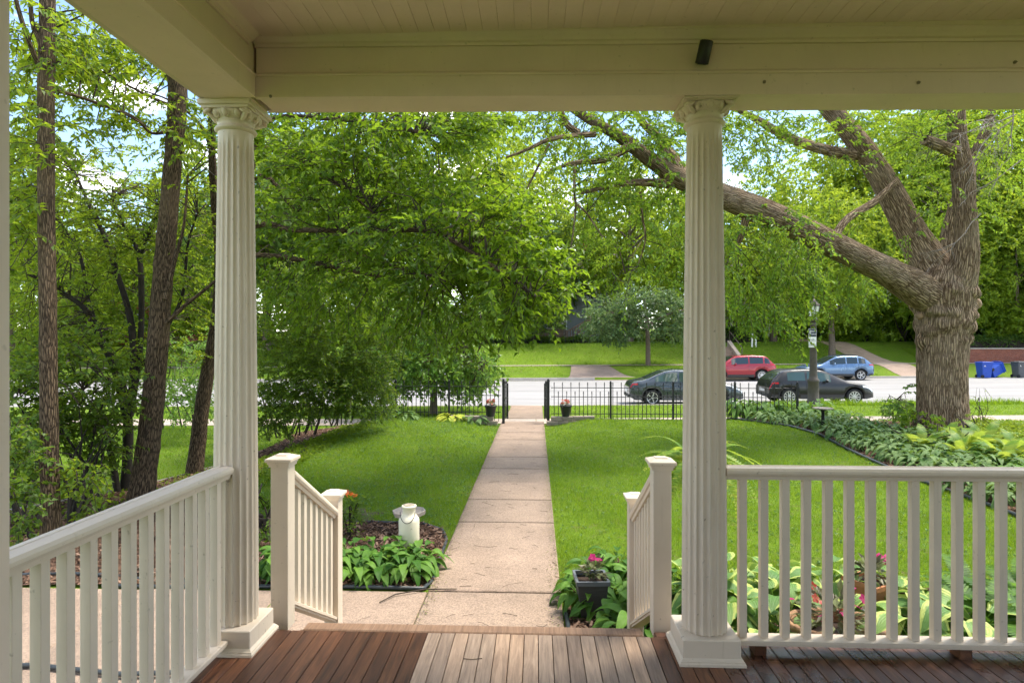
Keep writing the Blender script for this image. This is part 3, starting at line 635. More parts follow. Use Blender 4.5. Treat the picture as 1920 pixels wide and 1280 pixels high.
# railings
RAILP = [(-.03, -.03), (.03, -.03), (.034, -.012), (.044, -.008), (.05, .004), (.05, .016), (.043, .028), (.012, .032), (.010, .029), (-.010, .029), (-.012, .032), (-.043, .028), (-.05, .016), (-.05, .004), (-.044, -.008), (-.034, -.012)]
BOTP = [(-.034, -.016), (.034, -.016), (.034, -.004), (.042, -.003), (.042, .012), (.034, .016), (-.034, .016), (-.042, .012), (-.042, -.003), (-.034, -.004)]
bal = MB().box(-.0185, .0185, -.0185, .0185, 0, .79, None, .0015).mesh("baluster"); bal.materials.append(PAINT)
RT = .884; BT = .060
rr = thing("porch_railing", "cream railing of square balusters right of the right column", "railing")
MB().extrude(RAILP, (.93, 3.05, RT), (4.6, 3.05, RT)).build("top_rail", PAINT, rr); MB().extrude(BOTP, (.968, 3.05, BT), (4.6, 3.05, BT)).build("bottom_rail", PAINT, rr)
p0 = P(1391.5, 1194, 1140 * 1.455 / 554); x = p0.x
while x < 4.5:
    o = link("baluster", bal, None, rr); o.location = (x + .004, 3.05, BT + .012); x += .1035
for xx in (1.095, 2.07, 3.05, 4.03): MB().box(xx - .028, xx + .028, 3.01, 3.09, .0005, BT - .016).build("support_block", DECK_DARK, rr)
lr = thing("porch_railing", "cream railing of square balusters receding along the left edge", "railing")
MB().extrude(RAILP, (-1.54, -1.5, RT), (-1.54, 2.945, RT)).build("top_rail", PAINT, lr); MB().extrude(BOTP, (-1.54, -1.5, BT), (-1.54, 2.905, BT)).build("bottom_rail", PAINT, lr)
yb = 2.865
while yb > -1.4:
    o = link("baluster", bal, None, lr); o.location = (-1.54, yb, BT + .012); yb -= .1035
def newel(parent, x, y, z0, z1, w=.048):
    n = MB().box(x - w, x + w, y - w, y + w, z0, z1 - .06, None, .002).build("newel_post", PAINT, parent)
    MB().box(x - w - .008, x + w + .008, y - w - .008, y + w + .008, z1 - .062, z1 - .048).box(x - w - .014, x + w + .014, y - w - .014, y + w + .014, z1 - .047, z1 - .036).box(x - w - .024, x + w + .024, y - w - .024, y + w + .024, z1 - .035, z1 - .016, None, .003).add([(x - w - .02, y - w - .02, z1 - .0165), (x + w + .02, y - w - .02, z1 - .0165), (x + w + .02, y + w + .02, z1 - .0165), (x - w - .02, y + w + .02, z1 - .0165), (x - w * .75, y - w * .75, z1 - .004), (x + w * .75, y - w * .75, z1 - .004), (x + w * .75, y + w * .75, z1 - .004), (x - w * .75, y + w * .75, z1 - .004)], [[0, 1, 5, 4], [1, 2, 6, 5], [2, 3, 7, 6], [3, 0, 4, 7], [4, 5, 6, 7]]).box(x - w * .66, x + w * .66, y - w * .66, y + w * .66, z1 - .006, z1).build("cap", PAINT2, n)
def stair_rail(x, label):
    r = thing("stair_railing", label, "railing"); y0, y1 = 3.325, 4.17
    newel(r, x, y0, -.05, .905); newel(r, x, y1, -.74, .50)
    a = Vector((x, y0 + .045, .78)); b = Vector((x, y1 - .045, .345)); MB().extrude(RAILP, a, b).build("top_rail", PAINT2, r)
    c = Vector((x, y0 + .045, .06)); d = Vector((x, y1 - .045, -.375)); MB().extrude(BOTP, c, d).build("bottom_rail", PAINT, r)
    for k in range(8):
        t = (k + .5) / 8; p = a.lerp(b, t); q = c.lerp(d, t)
        MB().box(p.x - .0195, p.x + .0195, p.y - .0195, p.y + .0195, q.z + .012, p.z - .028).build("baluster", PAINT, r)
stair_rail(-1.405, "cream sloping stair railing with two newel posts, beside the corner column"); stair_rail(.675, "cream sloping stair railing with two newel posts, beside the square planter")
pp = thing("porch_post", "plain cream post standing close at the left picture edge", "post", (-.999, .9, 0))
MB().box(-.145, .145, -.06, .06, 0.001, CEIL, None, .006).build("shaft", PAINT_BEAM, pp); MB().box(-.15, .15, -.065, .065, .001, .14, None, .004).build("base_board", PAINT_BEAM, pp)
# little black camera on the beam, hook
p = P(1315, 108, 2.90); sc = thing("security_camera", "small black cylindrical device on the beam above the right column", "camera", (p.x, 2.885, p.z))
M = Matrix.Rotation(.16, 4, 'Y') @ Matrix.Rotation(.35, 4, 'X'); MB().lathe([(.024, -.05), (.031, -.048), (.031, .048), (.027, .052)], 20, M=M).build("body", BLACKP, sc); MB().lathe([(.02, -.0515), (.02, -.053)], 16, M=M).build("lens", GLASS, sc); MB().box(-.012, .012, .0, .04, -.012, .012).build("bracket", BLACKP, sc)
p = P(1492, 190, 3.3); tag(MB().tube([(p.x, p.y, p.z + .045), (p.x, p.y, p.z), (p.x + .004, p.y, p.z - .012), (p.x + .012, p.y, p.z - .014), (p.x + .016, p.y, p.z - .006)], .0022, 6).build("ceiling_hook", DEADT), "thin rusty hook hanging under the eave", "hook")

# the house front behind the viewer (clapboards, door)
SIDING_H = simple('house_siding', (.30, .26, .20), .7, .1, 5, .1)
hf = thing("clapboard_house", "clapboard house wall with wooden door behind the porch", "house", (0, 0, 0))
for k in range(24): MB().add([(-.1, -1.62, k * .127), (4.8, -1.62, k * .127), (4.8, -1.605, k * .127 + .126), (-.1, -1.605, k * .127 + .126), (-.1, -6, k * .127), (4.8, -6, k * .127), (4.8, -6, k * .127 + .126), (-.1, -6, k * .127 + .126)], [[3, 2, 1, 0], [4, 5, 6, 7], [0, 1, 5, 4], [2, 3, 7, 6], [1, 2, 6, 5], [3, 0, 4, 7]]).build("clapboard", SIDING_H, hf)
dr_ = MB().box(.55, 1.55, -1.6, -1.56, .02, 2.1).build("door", OLDWOOD, hf); MB().box(.8, 1.3, -1.559, -1.55, 1.0, 1.9).build("pane", GLASS, dr_)
# ------------------------------------------------------------------ street: fence, gates, lamp, cars, bins, houses
FY = 16.95
def picket_mesh(h):
    mb = MB().box(-.0085, .0085, -.0085, .0085, -.17, h - .06)
    mb.lathe([(.006, h - .062), (.02, h - .056), (.021, h - .05), (.008, h - .044), (.008, h - .036), (.017, h - .026), (.016, h - .02), (.003, h + .02)], 8)
    me = mb.mesh("picket"); me.materials.append(METAL); return me
PK_T, PK_S = picket_mesh(.95), picket_mesh(.70)
def fence(label, x0, x1, posts, zc, y=FY):
    f = thing("iron_fence", label, "fence", (0, 0, 0)); x = x0 + .09; k = 0
    zf = lambda x: zc
    while x < x1 - .05:
        if all(abs(x - p) > .045 for p in posts):
            o = link("picket", PK_T if k % 2 == 0 else PK_S, None, f); o.location = (x, y, zf(x) - .01)
        x += .116; k += 1
    for h in (.80, .55, .08):
        MB().tube([(x0 + (x1 - x0) * i / 8, y, zf(x0 + (x1 - x0) * i / 8) + h) for i in range(9)], .011, 6).build("rail", METAL, f)
    for p in posts:
        z = zf(p); q = MB().box(p - .026, p + .026, y - .026, y + .026, z - .25, z + .93).build("post", METAL, f); MB().box(p - .034, p + .034, y - .034, y + .034, z + .93, z + .945).ball((p, y, z + .965), .026, 10, 7).build("finial", METAL, q)
X = lambda px, d=FY: px2x(px, d)
fence("black iron picket fence left of the gate", X(690), X(940), [X(742), X(842)], -.525)
fence("black iron picket fence right of the gate", X(1033), X(1497), [X(1145), X(1262), X(1378), X(1495)], -.555)
def gate(x, s, label):
    g = thing("iron_gate", label, "gate", (x, 16.8, -.74))
    MB().box(-.036, .036, -.036, .036, -.1, 1.16).box(-.046, .046, -.046, .046, 1.16, 1.18).ball((0, 0, 1.21), .035, 10, 7).build("gate_post", METAL, g)
    a = 1.42; M = Matrix.Rotation(a if s > 0 else math.pi - a, 4, 'Z')
    lf = MB()
    lf.box(.05, .085, -.018, .018, .06, 1.08, M); lf.box(.58, .615, -.018, .018, .06, 1.08, M); lf.box(.085, .58, -.01, .01, .98, 1.005, M).box(.085, .58, -.01, .01, .66, .685, M).box(.085, .58, -.01, .01, .1, .125, M); lf.build("leaf_frame", METAL, g)
    for k in range(4):
        xx = .18 + .1 * k; mb = MB().box(xx - .007, xx + .007, -.007, .007, .12, 1.09, M); mb.lathe([(.02, 0), (.006, .02), (.016, .03), (.003, .08)], 8, M=M @ Matrix.Translation((xx, 0, 1.08))); mb.build("picket", METAL, g)
gate(X(944, 16.8), 1, "open black iron gate leaf left of the walk"); gate(X(1028, 16.8), -1, "open black iron gate leaf right of the walk")
STONE = simple("retaining_block", (.24, .20, .16), .9, .25, 5, .8, 30, rnd=True, bd=.02)
def wallblocks(label, sgn):
    w = thing("block_wall", label, "wall"); rows = [(-.74, 0, 5), (-.62, .12, 4)]
    for z, off, n in rows:
        for k in range(n):
            x0 = (PXL - .06 - off - .3 * (k + 1)) if sgn < 0 else (PXR + .06 + off + .3 * k)
            y0 = 16.4 + .06 * k * (1 if z < -.7 else .9) + (.05 if z > -.7 else 0); MB().box(x0 + .004, x0 + .294, y0, y0 + .2, z, z + .115, None, .01).build("block", STONE, w)
wallblocks("low stone block edging under the left gate flowerpot", -1); wallblocks("low stone block edging under the right gate flowerpot", 1)

FLOWER_R = leaf_mat("petal_red", [(.34, .02, .02), (.42, .06, .03), (.5, .16, .09)], .3); FLOWER_P = leaf_mat("petal_magenta", [(.36, .01, .10), (.46, .015, .16)], .3); FLOWER_O = leaf_mat("petal_orange", [(.7, .12, .02), (.75, .30, .03)], .3)
LF_COLEUS = leaf_mat("leaf_bronze", [(.06, .035, .02), (.10, .10, .035), (.16, .20, .07), (.25, .28, .14)], .3, .4)
SOIL = simple("potting_soil", (.04, .024, .016), .95, .4, 20, .8, 50, bd=.01)
def fan_leaves(mb, n, c, r, l, w, up=.4):
    for _ in range(n):
        a = U(0, 6.28); ph = U(-.2, 1.2); d = Vector((math.cos(a) * math.cos(ph), math.sin(a) * math.cos(ph), math.sin(ph) * .9))
        b = Vector(c) + d * r * U(.3, 1); t = (d + Vector((0, 0, U(-.8, up)))).normalized(); s = t.cross(Vector((U(-.4, .4), U(-.4, .4), 1))).normalized(); ll = l * U(.6, 1.2); ww = w * U(.7, 1.2); nn = s.cross(t)
        mb.add([b, b + t * ll * .4 + s * ww + nn * ww * .3, b + t * ll, b + t * ll * .4 - s * ww + nn * ww * .3], [[0, 1, 2], [0, 2, 3]])
def blooms(mb, n, c, r, s):
    for _ in range(n):
        b = Vector(c) + Vector((U(-1, 1) * r, U(-1, 1) * r, U(-.3, .6) * r)); nrm = Vector((U(-.5, .5), U(-1, .2), U(.4, 1))).normalized(); a = nrm.orthogonal(); bb = nrm.cross(a); ph = U(0, 6)
        for k in range(5):
            th = ph + k * 1.2566; d = a * math.cos(th) + bb * math.sin(th); e = a * math.cos(th + 1.57) + bb * math.sin(th + 1.57)
            mb.add([b, b + d * s * .6 + e * s * .42 + nrm * s * .15, b + d * s + nrm * s * .1, b + d * s * .6 - e * s * .42 + nrm * s * .15], [[0, 1, 2, 3]])
def gatepot(px, label):
    p = PZ(px, 16.55, -.505); t = thing("flower_pot", label, "flower pot", p, 0, "flower pots at the gate")
    MB().lathe([(.10, 0), (.155, .26), (.17, .27), (.17, .30), (.155, .3), (.15, .26)], 20).build("pot", BLACKP, t); MB().lathe([(.148, .255), (.148, .27)], 16).build("soil", SOIL, t)
    mb = MB(); fan_leaves(mb, 50, (0, 0, .3), .13, .09, .025); tag(mb.build("leaves", LF_COLEUS, t), None, None, kind="stuff"); mb = MB(); blooms(mb, 14, (0, 0, .38), .11, .035); tag(mb.build("flowers", FLOWER_R, t), None, None, kind="stuff")
gatepot(920, "dark flowerpot with red flowers on the left gate wall"); gatepot(1061, "dark flowerpot with red flowers on the right gate wall")

# street lamp with sign
LAMPM = simple("lamp_post_brown", (.075, .062, .05), .7, .2, 8, .3, 60); LAMPG = simple("lamp_glass_milky", (.62, .64, .58), .35, .08, 6, 0); SIGNW = simple("sign_white", (.8, .8, .78), .5, .05, 5, 0); SIGNB = simple("sign_blue_black", (.02, .03, .055), .5, .1, 5, 0)
lp = PZ(1525, 22.2, 0); zb = g1(lp.x, lp.y); sl_ = thing("street_lamp", "brown street lamp post with lantern, in front of the black car", "street lamp", (lp.x, lp.y, zb))
MB().lathe([(.22, 0), (.22, .3), (.19, .34), (.185, .95), (.2, .97), (.2, 1.05), (.15, 1.1), (.135, 1.2), (.10, 3.0), (.12, 3.02), (.12, 3.1), (.08, 3.13)], 16).build("post", LAMPM, sl_)
MB().lathe([(.05, 3.13), (.14, 3.2), (.15, 3.25), (.13, 3.26)], 12).build("lantern_base", LAMPM, sl_); MB().lathe([(.13, 3.26), (.22, 3.72), (.2, 3.73)], 8, smooth=False).build("lantern_glass", LAMPG, sl_)
mb = MB()
for k in range(8): a = 2 * math.pi * k / 8; mb.tube([(.135 * math.cos(a), .135 * math.sin(a), 3.26), (.225 * math.cos(a), .225 * math.sin(a), 3.73)], .012, 5)
mb.build("lantern_bars", LAMPM, sl_); MB().lathe([(.24, 3.73), (.24, 3.77), (.12, 3.95), (.04, 4.0), (.05, 4.06), (.01, 4.12)], 8, smooth=False).build("lantern_roof", LAMPM, sl_)
sg = thing("lane_sign", "lane sign with dark top and white lower half on the lamp post", "sign", (lp.x - .12, lp.y - .20, zb))
zs = P(1521, 616, 22.0).z - zb; ze = P(1521, 651, 22).z - zb; zm = zs - (zs - ze) * .43; hw = .135
MB().box(-hw, hw, -.004, .004, ze, zs).build("plate", SIGNW, sg); MB().box(-hw + .008, hw - .008, -.0075, -.005, zm, zs - .01).build("dark_panel", SIGNB, sg)
def text(body, size, x, z, m, parent, name="lettering"):
    c = bpy.data.curves.new(name, 'FONT'); c.body = body; c.size = size; c.align_x = 'CENTER'; c.extrude = .0008; tmp = bpy.data.objects.new(name, c); COL.objects.link(tmp)
    dg = bpy.context.evaluated_depsgraph_get(); me = bpy.data.meshes.new_from_object(tmp.evaluated_get(dg)); bpy.data.objects.remove(tmp); me.materials.clear()
    o = link(name, me, m, parent); o.rotation_euler = (math.pi / 2, 0, 0); o.location = (x, -.0095, z); return o
text("RIGHT", .075, .045, zm + .175, SIGNW, sg); text("LANE", .075, .045, zm + .07, SIGNW, sg); text("ONLY", .10, 0, ze + .05, SIGNB, sg)
dm = MB(); q = [(-.085, zm + .15, .03, .11), (-.085, zm + .15, .016, .075)]
dm.add([(-.085, -.0085, zm + .05), (-.055, -.0085, zm + .15), (-.085, -.0085, zm + .25), (-.115, -.0085, zm + .15), (-.085, -.0085, zm + .09), (-.071, -.0085, zm + .15), (-.085, -.0085, zm + .21), (-.099, -.0085, zm + .15)], [[0, 1, 5, 4], [1, 2, 6, 5], [2, 3, 7, 6], [3, 0, 4, 7]]); dm.build("diamond_mark", SIGNW, sg)
bk = MB(); zk = ze + .235
for cx in (-.055, .055): bk.tube([(cx + .04 * math.cos(a), -.006, zk + .04 * math.sin(a)) for a in np.linspace(0, 6.283, 13)], .0045, 4)
bk.tube([(-.055, -.006, zk), (-.015, -.006, zk + .07), (.04, -.006, zk + .07), (.055, -.006, zk)], .0045, 4).tube([(-.015, -.006, zk + .07), (.0, -.006, zk), (.04, -.006, zk + .07)], .0045, 4); bk.build("bicycle_mark", SIGNB, sg)

# cars ---------------------------------------------------------------
def carpaint(name, c, metal=.35, rough=.28, coat=.6):
    t = NT(name); n = t.noise(t.coord(), 3, 4); rg = t.ramp(n, [(.3, rough * .8), (.7, rough * 1.25)]); return t.done(t.pbr(c, rg, None, .5, metal, **{'Coat Weight': coat, 'Coat Roughness': .06}))
TYRE = simple("tyre_rubber", (.018, .018, .018), .85, .2, 20, .2, 80); RIMM = simple("alloy_silver", (.55, .55, .56), .3, .08, 10, 0, metal=.8); RIMD = simple("rim_dark", (.04, .04, .042), .5, .1, 10, 0, metal=.4)
TAIL = simple("tail_lamp_red", (.45, .012, .015), .18, .1, 10, 0); HEAD = simple("head_lamp_clear", (.62, .64, .66), .1, .1, 10, 0); CLAD = simple("plastic_cladding", (.045, .046, .048), .6, .1, 12, .1); CHROME = simple("chrome", (.6, .6, .6), .15, .05, 5, 0, metal=1)
def ip(pts): 
    xs = [p[0] for p in pts]; zs = [p[1] for p in pts]; return lambda x: float(np.interp(x, xs, zs))
def smoothip(pts, n=5):
    xs = np.linspace(pts[0][0], pts[-1][0], 200); z = np.interp(xs, [p[0] for p in pts], [p[1] for p in pts]); k = np.ones(2 * n + 1) / (2 * n + 1); zp = np.pad(z, n, mode='edge'); z = np.convolve(zp, k, 'valid'); return lambda x: float(np.interp(x, xs, z))
def car(label, loc, rz, Lc, W, top, belt, wheels, paint, glass, sideglass, wind, rear, cladding=None, roofrail=False, wr=.34, spokes=10, rim=RIMM, sill=.24, tail=(.62, .82), head=(.62, .8), taillen=.35, headlen=.5):
    c = thing("parked_car", label, "car", loc, rz, "parked cars")
    zt = smoothip(top, 3); zb0 = ip(belt); hw = W / 2
    def plan(x):
        a = max(0, 1 - x / .5); b = max(0, 1 - (Lc - x) / .75); return 1 - .14 * a ** 2.2 - .20 * b ** 2.2
    def arch(x):
        z = sill + .12 * max(0, 1 - x / .45) + .05 * max(0, 1 - (Lc - x) / .5)
        for w in wheels:
            dx = abs(x - w)
            if dx < wr + .07: z = max(z, wr + math.sqrt(max(0, (wr + .07) ** 2 - dx * dx)))
        return z
    def sec(x):
        w = hw * plan(x); t = zt(x); b = min(zb0(x), t - .035); cab = max(0, min(1, (t - b - .06) / .25)); zbt = min(arch(x), b - .1)
        rw = (.80 * cab + .86 * (1 - cab)); zm = max(zbt + .02, .62 * b)
        return [(w * .93, zbt), (w * .985, max(zbt + .01, zbt * .55 + zm * .45)), (w, zm), (w * .985, b - .09 if b - .09 > zm else (zm + b) / 2), (w * .945, b), (w * (rw + .01), t - .045 * (0.5 + .5 * cab)), (w * rw * .93, t - .014), (w * rw * .55, t + .004 * cab), (0, t + .010 * cab)]
    xs = set(np.linspace(.0, Lc, 46))
    for w in wheels: xs |= set(w + (wr + .07) * np.cos(np.linspace(0, math.pi, 13)))
    xs = sorted(x for x in xs if 0 <= x <= Lc); vs = []; fs = []; n = 17
    for x in xs:
        s = sec(x); full = [(x, y, z) for y, z in s] + [(x, -y, z) for y, z in s[-2::-1]]; vs += full
    for i in range(len(xs) - 1):
        for k in range(n - 1): fs.append([i * n + k, i * n + k + 1, (i + 1) * n + k + 1, (i + 1) * n + k])
    m = len(xs) - 1; fs.append(list(range(n))); fs.append([m * n + k for k in range(n)][::-1])
    body = fixn(MB().add(vs, fs, True).build("body", paint, c))
    bm = bmesh.new(); bm.from_mesh(body.data); [setattr(f, 'smooth', len(f.verts) < 6) for f in bm.faces]; bm.to_mesh(body.data); bm.free()
    MB().box(.25, Lc - .25, -hw * .84, hw * .84, sill + .0, .60).build("underbody", TYRE, c)
    def patch(name, x0, x1, a0, a1, m, side, off=.006, nx=10, i0=4, i1=5, par=None, slant=(0, 0)):
        V = []; Q = []
        for k in range(nx + 1):
            for r, a in ((0, a0), (1, a1)):
                xx = x0 + (x1 - x0) * k / nx + (slant[0] if k <= nx / 2 else slant[1]) * r * (1 - min(k, nx - k) / (nx / 2)); s = sec(min(max(xx, 0), Lc)); y = s[i0][0] + (s[i1][0] - s[i0][0]) * a + off; z = s[i0][1] + (s[i1][1] - s[i0][1]) * a; V.append((xx, side * y, z))
        for k in range(nx): Q.append([2 * k, 2 * k + 1, 2 * k + 3, 2 * k + 2])
        return fixn(MB().add(V, Q, True).build(name, m, par or c))
    for side in (1, -1):
        for (a, b) in sideglass: patch("side_window", a, b, .10, .88, glass, side)
        patch("tail_lamp", -.004, taillen, .15, .85, TAIL, side, .012, 6, 3, 4); patch("head_lamp", Lc - headlen, Lc - .05, .0, .9, HEAD, side, .012, 6, 3, 4)
        for (a, b) in sideglass[:2]: MB().box(a + .12, a + .30, side * (hw * .985) - .012, side * (hw * .985) + .012, zb0(a) - .17, zb0(a) - .14).build("door_handle", paint, c)
        if cladding:
            xs2 = [x for x in np.linspace(.1, Lc - .12, 60)]; V = []; Q = []
            for x in xs2:
                s = sec(x); V += [(x, side * (s[0][0] + .012), s[0][1] - .005), (x, side * (s[1][0] + .014), max(s[0][1] + .10, .42))]
            for k in range(len(xs2) - 1): Q.append([2 * k, 2 * k + 1, 2 * k + 3, 2 * k + 2])
            fixn(MB().add(V, Q, True).build("side_cladding", CLAD, c))
        xm = wind[1] - .25 if False else sideglass[-1][1] - .22; MB().ball((xm, side * (hw + .075), zb0(xm) + .07), (.06, .10, .07), 10, 7).build("door_mirror", paint, c)
        for (a, b) in zip([s[1] for s in sideglass[:-1]], [s[0] for s in sideglass[1:]]):
            xg = (a + b) / 2; V = [(xg + dx, side * (sec(xg)[i][0] + .004), sec(xg)[i][1]) for i in (2, 3, 4) for dx in (-.006, .006)]; fixn(MB().add(V, [[0, 1, 3, 2], [2, 3, 5, 4]]).build("door_gap", TYRE, c))
        if roofrail: MB().tube([(x, side * hw * .68, zt(x) + (.0 if k in (0, 5) else .05)) for k, x in enumerate(np.linspace(rear[1] + .25, wind[0] - .1, 6))], .02, 6).build("roof_rail", TYRE, c)
    def top_patch(name, x0, x1, m, wfac=.93):
        V = []; Q = []
        for k in range(9):
            x = x0 + (x1 - x0) * k / 8; s = sec(x); e = s[5][0] * wfac
            for j in range(9):
                u = -1 + 2 * j / 8; y = u * e; zz = s[8][1] + (np.interp(abs(y), [s[8][0], s[7][0], s[6][0], s[5][0]], [s[8][1], s[7][1], s[6][1], s[5][1]]) - s[8][1]); V.append((x, y, zz + .010))
        for k in range(8):
            for j in range(8): a = k * 9 + j; Q.append([a, a + 1, a + 10, a + 9])
        return fixn(MB().add(V, Q, True).build(name, m, c))
    top_patch("windscreen", wind[0] + .06, wind[1] - .05, glass); top_patch("rear_window", rear[0] + .06, rear[1] - .05, GLASS, .85)
    zt0 = zt(0); MB().box(-.025, .0, -.26, .26, .52, .63).build("number_plate", SIGNW, c); MB().box(-.03, .05, -hw * .72, hw * .72, .33, .44).build("rear_bumper", CLAD, c)
    MB().box(Lc - .03, Lc + .02, -hw * .5, hw * .5, .42, .62).build("grille", TYRE, c)
    for w in wheels:
        for side in (1, -1):
            Mw = Matrix.Translation((w, side * (hw - .13), wr)) @ Matrix.Rotation(-side * math.pi / 2, 4, 'X')
            wh = MB().lathe([(wr * .66, -.10), (wr * .9, -.10), (wr * .98, -.07), (wr, -.03), (wr, .06), (wr * .97, .095), (wr * .88, .11), (wr * .70, .105), (wr * .66, .08)], 28, M=Mw, cap=False).build("wheel", TYRE, c)
            MB().lathe([(wr * .69, .085), (wr * .66, .06), (wr * .2, .055)], 28, M=Mw).build("rim", RIMD, wh)
            sp = MB().lathe([(wr * .70, .106), (wr * .64, .108), (wr * .63, .085)], 28, M=Mw, cap=False).lathe([(wr * .16, .06), (wr * .16, .1), (wr * .10, .105)], 12, M=Mw)
            for k in range(spokes): sp.box(wr * .12, wr * .66, -.020, .020, .07, .098, Mw @ Matrix.Rotation(2 * math.pi * k / spokes, 4, 'Z'))
            sp.build("spokes", rim, wh)
    return c
SUVTOP = [(0, .95), (.06, 1.08), (.55, 1.56), (.75, 1.63), (1.6, 1.67), (2.5, 1.62), (2.75, 1.56), (3.5, 1.06), (3.7, 1.02), (4.3, .90), (4.5, .78), (4.57, .62)]
def cgz(x, y): return g1(x, y) + .012
# black crossover and grey sedan on the near side face right; red and blue cars on the far side face left
yb_ = 26.05; x0 = px2x(1442, 25.3)
car("black crossover parked behind the street lamp", (x0, yb_, cgz(x0 + 2, yb_)), 0, 4.2, 1.78, [(0, .64), (.04, .80), (.12, .98), (.42, 1.26), (.6, 1.36), (.9, 1.42), (1.6, 1.45), (2.1, 1.41), (2.35, 1.34), (3.15, .97), (3.4, .92), (3.95, .80), (4.12, .68), (4.2, .54)], [(0, .92), (1, .94), (3.2, .87), (4.2, .74)], (.78, 3.38), carpaint("black_paint", (.003, .003, .0034), .0, .35, .2), GLASSG, [(.72, 1.42), (1.50, 2.45)], (2.28, 3.12), (.07, .56), CLAD, False, .33, 10, RIMM, .24)
x0 = px2x(1180, 25.3)
car("dark grey sedan parked near side, partly behind the right column", (x0, yb_, cgz(x0 + 2, yb_)), 0, 4.65, 1.82, [(0, .68), (.04, .84), (.10, .98), (.55, 1.05), (.75, 1.10), (1.45, 1.40), (1.9, 1.46), (2.5, 1.45), (2.75, 1.40), (3.55, 1.0), (3.8, .95), (4.4, .80), (4.6, .66), (4.65, .52)], [(0, .92), (1.2, .96), (3.3, .90), (4.65, .74)], (.92, 3.62), carpaint("grey_paint", (.055, .068, .078), .5, .24), GLASSG, [(1.05, 1.95), (2.03, 2.95)], (2.68, 3.52), (.66, 1.48), None, False, .33, 5, RIMM, .22)
yf = 40.55; x0 = px2x(1456, 39.7)
car("red sport utility car parked across the street", (x0, yf, cgz(x0 - 2, yf)), math.pi, 4.57, 1.85, SUVTOP, [(0, 1.12), (1.2, 1.08), (3.5, 1.0), (4.57, .84)], (.93, 3.59), carpaint("red_paint", (.28, .012, .022), .3, .22), GLASS, [(.42, .75), (.84, 1.7), (1.78, 2.85)], (2.6, 3.45), (.06, .62), CLAD, False, .37, 10, RIMM, .27)
x0 = px2x(1640, 39.7)
car("blue crossover with black roof rails parked across the street", (x0, yf, cgz(x0 - 2, yf)), math.pi, 4.45, 1.8, [(0, .95), (.06, 1.05), (.4, 1.34), (.65, 1.5), (1.0, 1.57), (1.7, 1.58), (2.3, 1.53), (2.5, 1.47), (3.3, 1.03), (3.55, .99), (4.2, .87), (4.38, .74), (4.45, .58)], [(0, 1.06), (1.2, 1.03), (3.3, .96), (4.45, .8)], (.85, 3.49), carpaint("blue_paint", (.10, .175, .29), .4, .24), GLASS, [(.55, .98), (1.06, 1.72), (1.80, 2.78)], (2.35, 3.25), (.06, .6), CLAD, True, .35, 5, RIMM, .27)
x0 = px2x(905, 39.7)
car("silver car across the street, mostly hidden by the small boulevard tree", (x0, yf, cgz(x0 - 2, yf)), math.pi, 4.5, 1.8, SUVTOP[:-1] + [(4.5, .62)], [(0, 1.08), (1.2, 1.06), (3.5, .98), (4.5, .84)], (.93, 3.55), carpaint("silver_paint", (.45, .46, .47), .5, .28), GLASS, [(.84, 1.7), (1.78, 2.85)], (2.6, 3.45), (.06, .62), None, False, .35, 10, RIMM, .27)

# bins
def bin_(label, px, m, rz=0, lean=0, letter=None, dy=0):
    x = px2x(px, 41.1); yy = 41.1 + dy; t = thing("wheelie_bin", label, "bin", (x, yy, cgz(x, yy)), rz, "rubbish bins at the far kerb"); t.rotation_euler = (0, lean, rz)
    a, b, h = .26, .33, 1.0; V = [(-a, -a, .03), (a, -a, .03), (a, a, .03), (-a, a, .03), (-b, -b, h), (b, -b, h), (b, b, h), (-b, b, h)]
    MB().add(V, [[3, 2, 1, 0], [0, 1, 5, 4], [1, 2, 6, 5], [2, 3, 7, 6], [3, 0, 4, 7], [4, 5, 6, 7]]).box(-b - .02, b + .02, -b - .02, b + .02, h - .16, h - .11).build("body", m, t)
    MB().box(-b - .04, b + .03, -b - .03, b + .03, h + .001, h + .05, None, .02).box(-b * .8, b * .8, -b * .8, b * .8, h + .05, h + .075, None, .01).build("lid", m, t)
    for s in (-1, 1): MB().lathe([(.1, -.03), (.11, -.02), (.11, .02), (.1, .03)], 16, M=Matrix.Translation((-.28, s * .27, .11)) @ Matrix.Rotation(math.pi / 2, 4, 'X')).build("wheel", TYRE, t)
    MB().tube([(-b - .05, -.24, h - .02), (-b - .09, -.24, h + .02), (-b - .09, .24, h + .02), (-b - .05, .24, h - .02)], .015, 6).build("handle", m, t)
    if letter:
        o = text(letter, .2, -.18, .74, SIGNW, t); o.location.y = -.335; o.rotation_euler = (math.radians(86), 0, 0); MB().box(.06, .2, -.331, -.325, .86, .89).build("label_sticker", SIGNW, t)
BLUEB = simple("bin_blue_plastic", (.012, .06, .36), .45, .1, 4, .1); GREYB = simple("bin_grey_plastic", (.075, .08, .088), .5, .1, 4, .1)
bin_("blue recycling bin standing upright with white letter A", 1845, BLUEB, 0, 0, "A"); bin_("blue recycling bin leaning over beside the upright one", 1868, BLUEB, 0, -.0, None, .15); bin_("dark grey bin at the right picture edge", 1912, GREYB, 0, 0, "L")
lb_ = [o for o in COL.objects if o.name == "wheelie_bin.001"][0]; lb_.rotation_euler = (0, math.radians(62), .35); lb_.location.z += .24; lb_.location.x -= .35

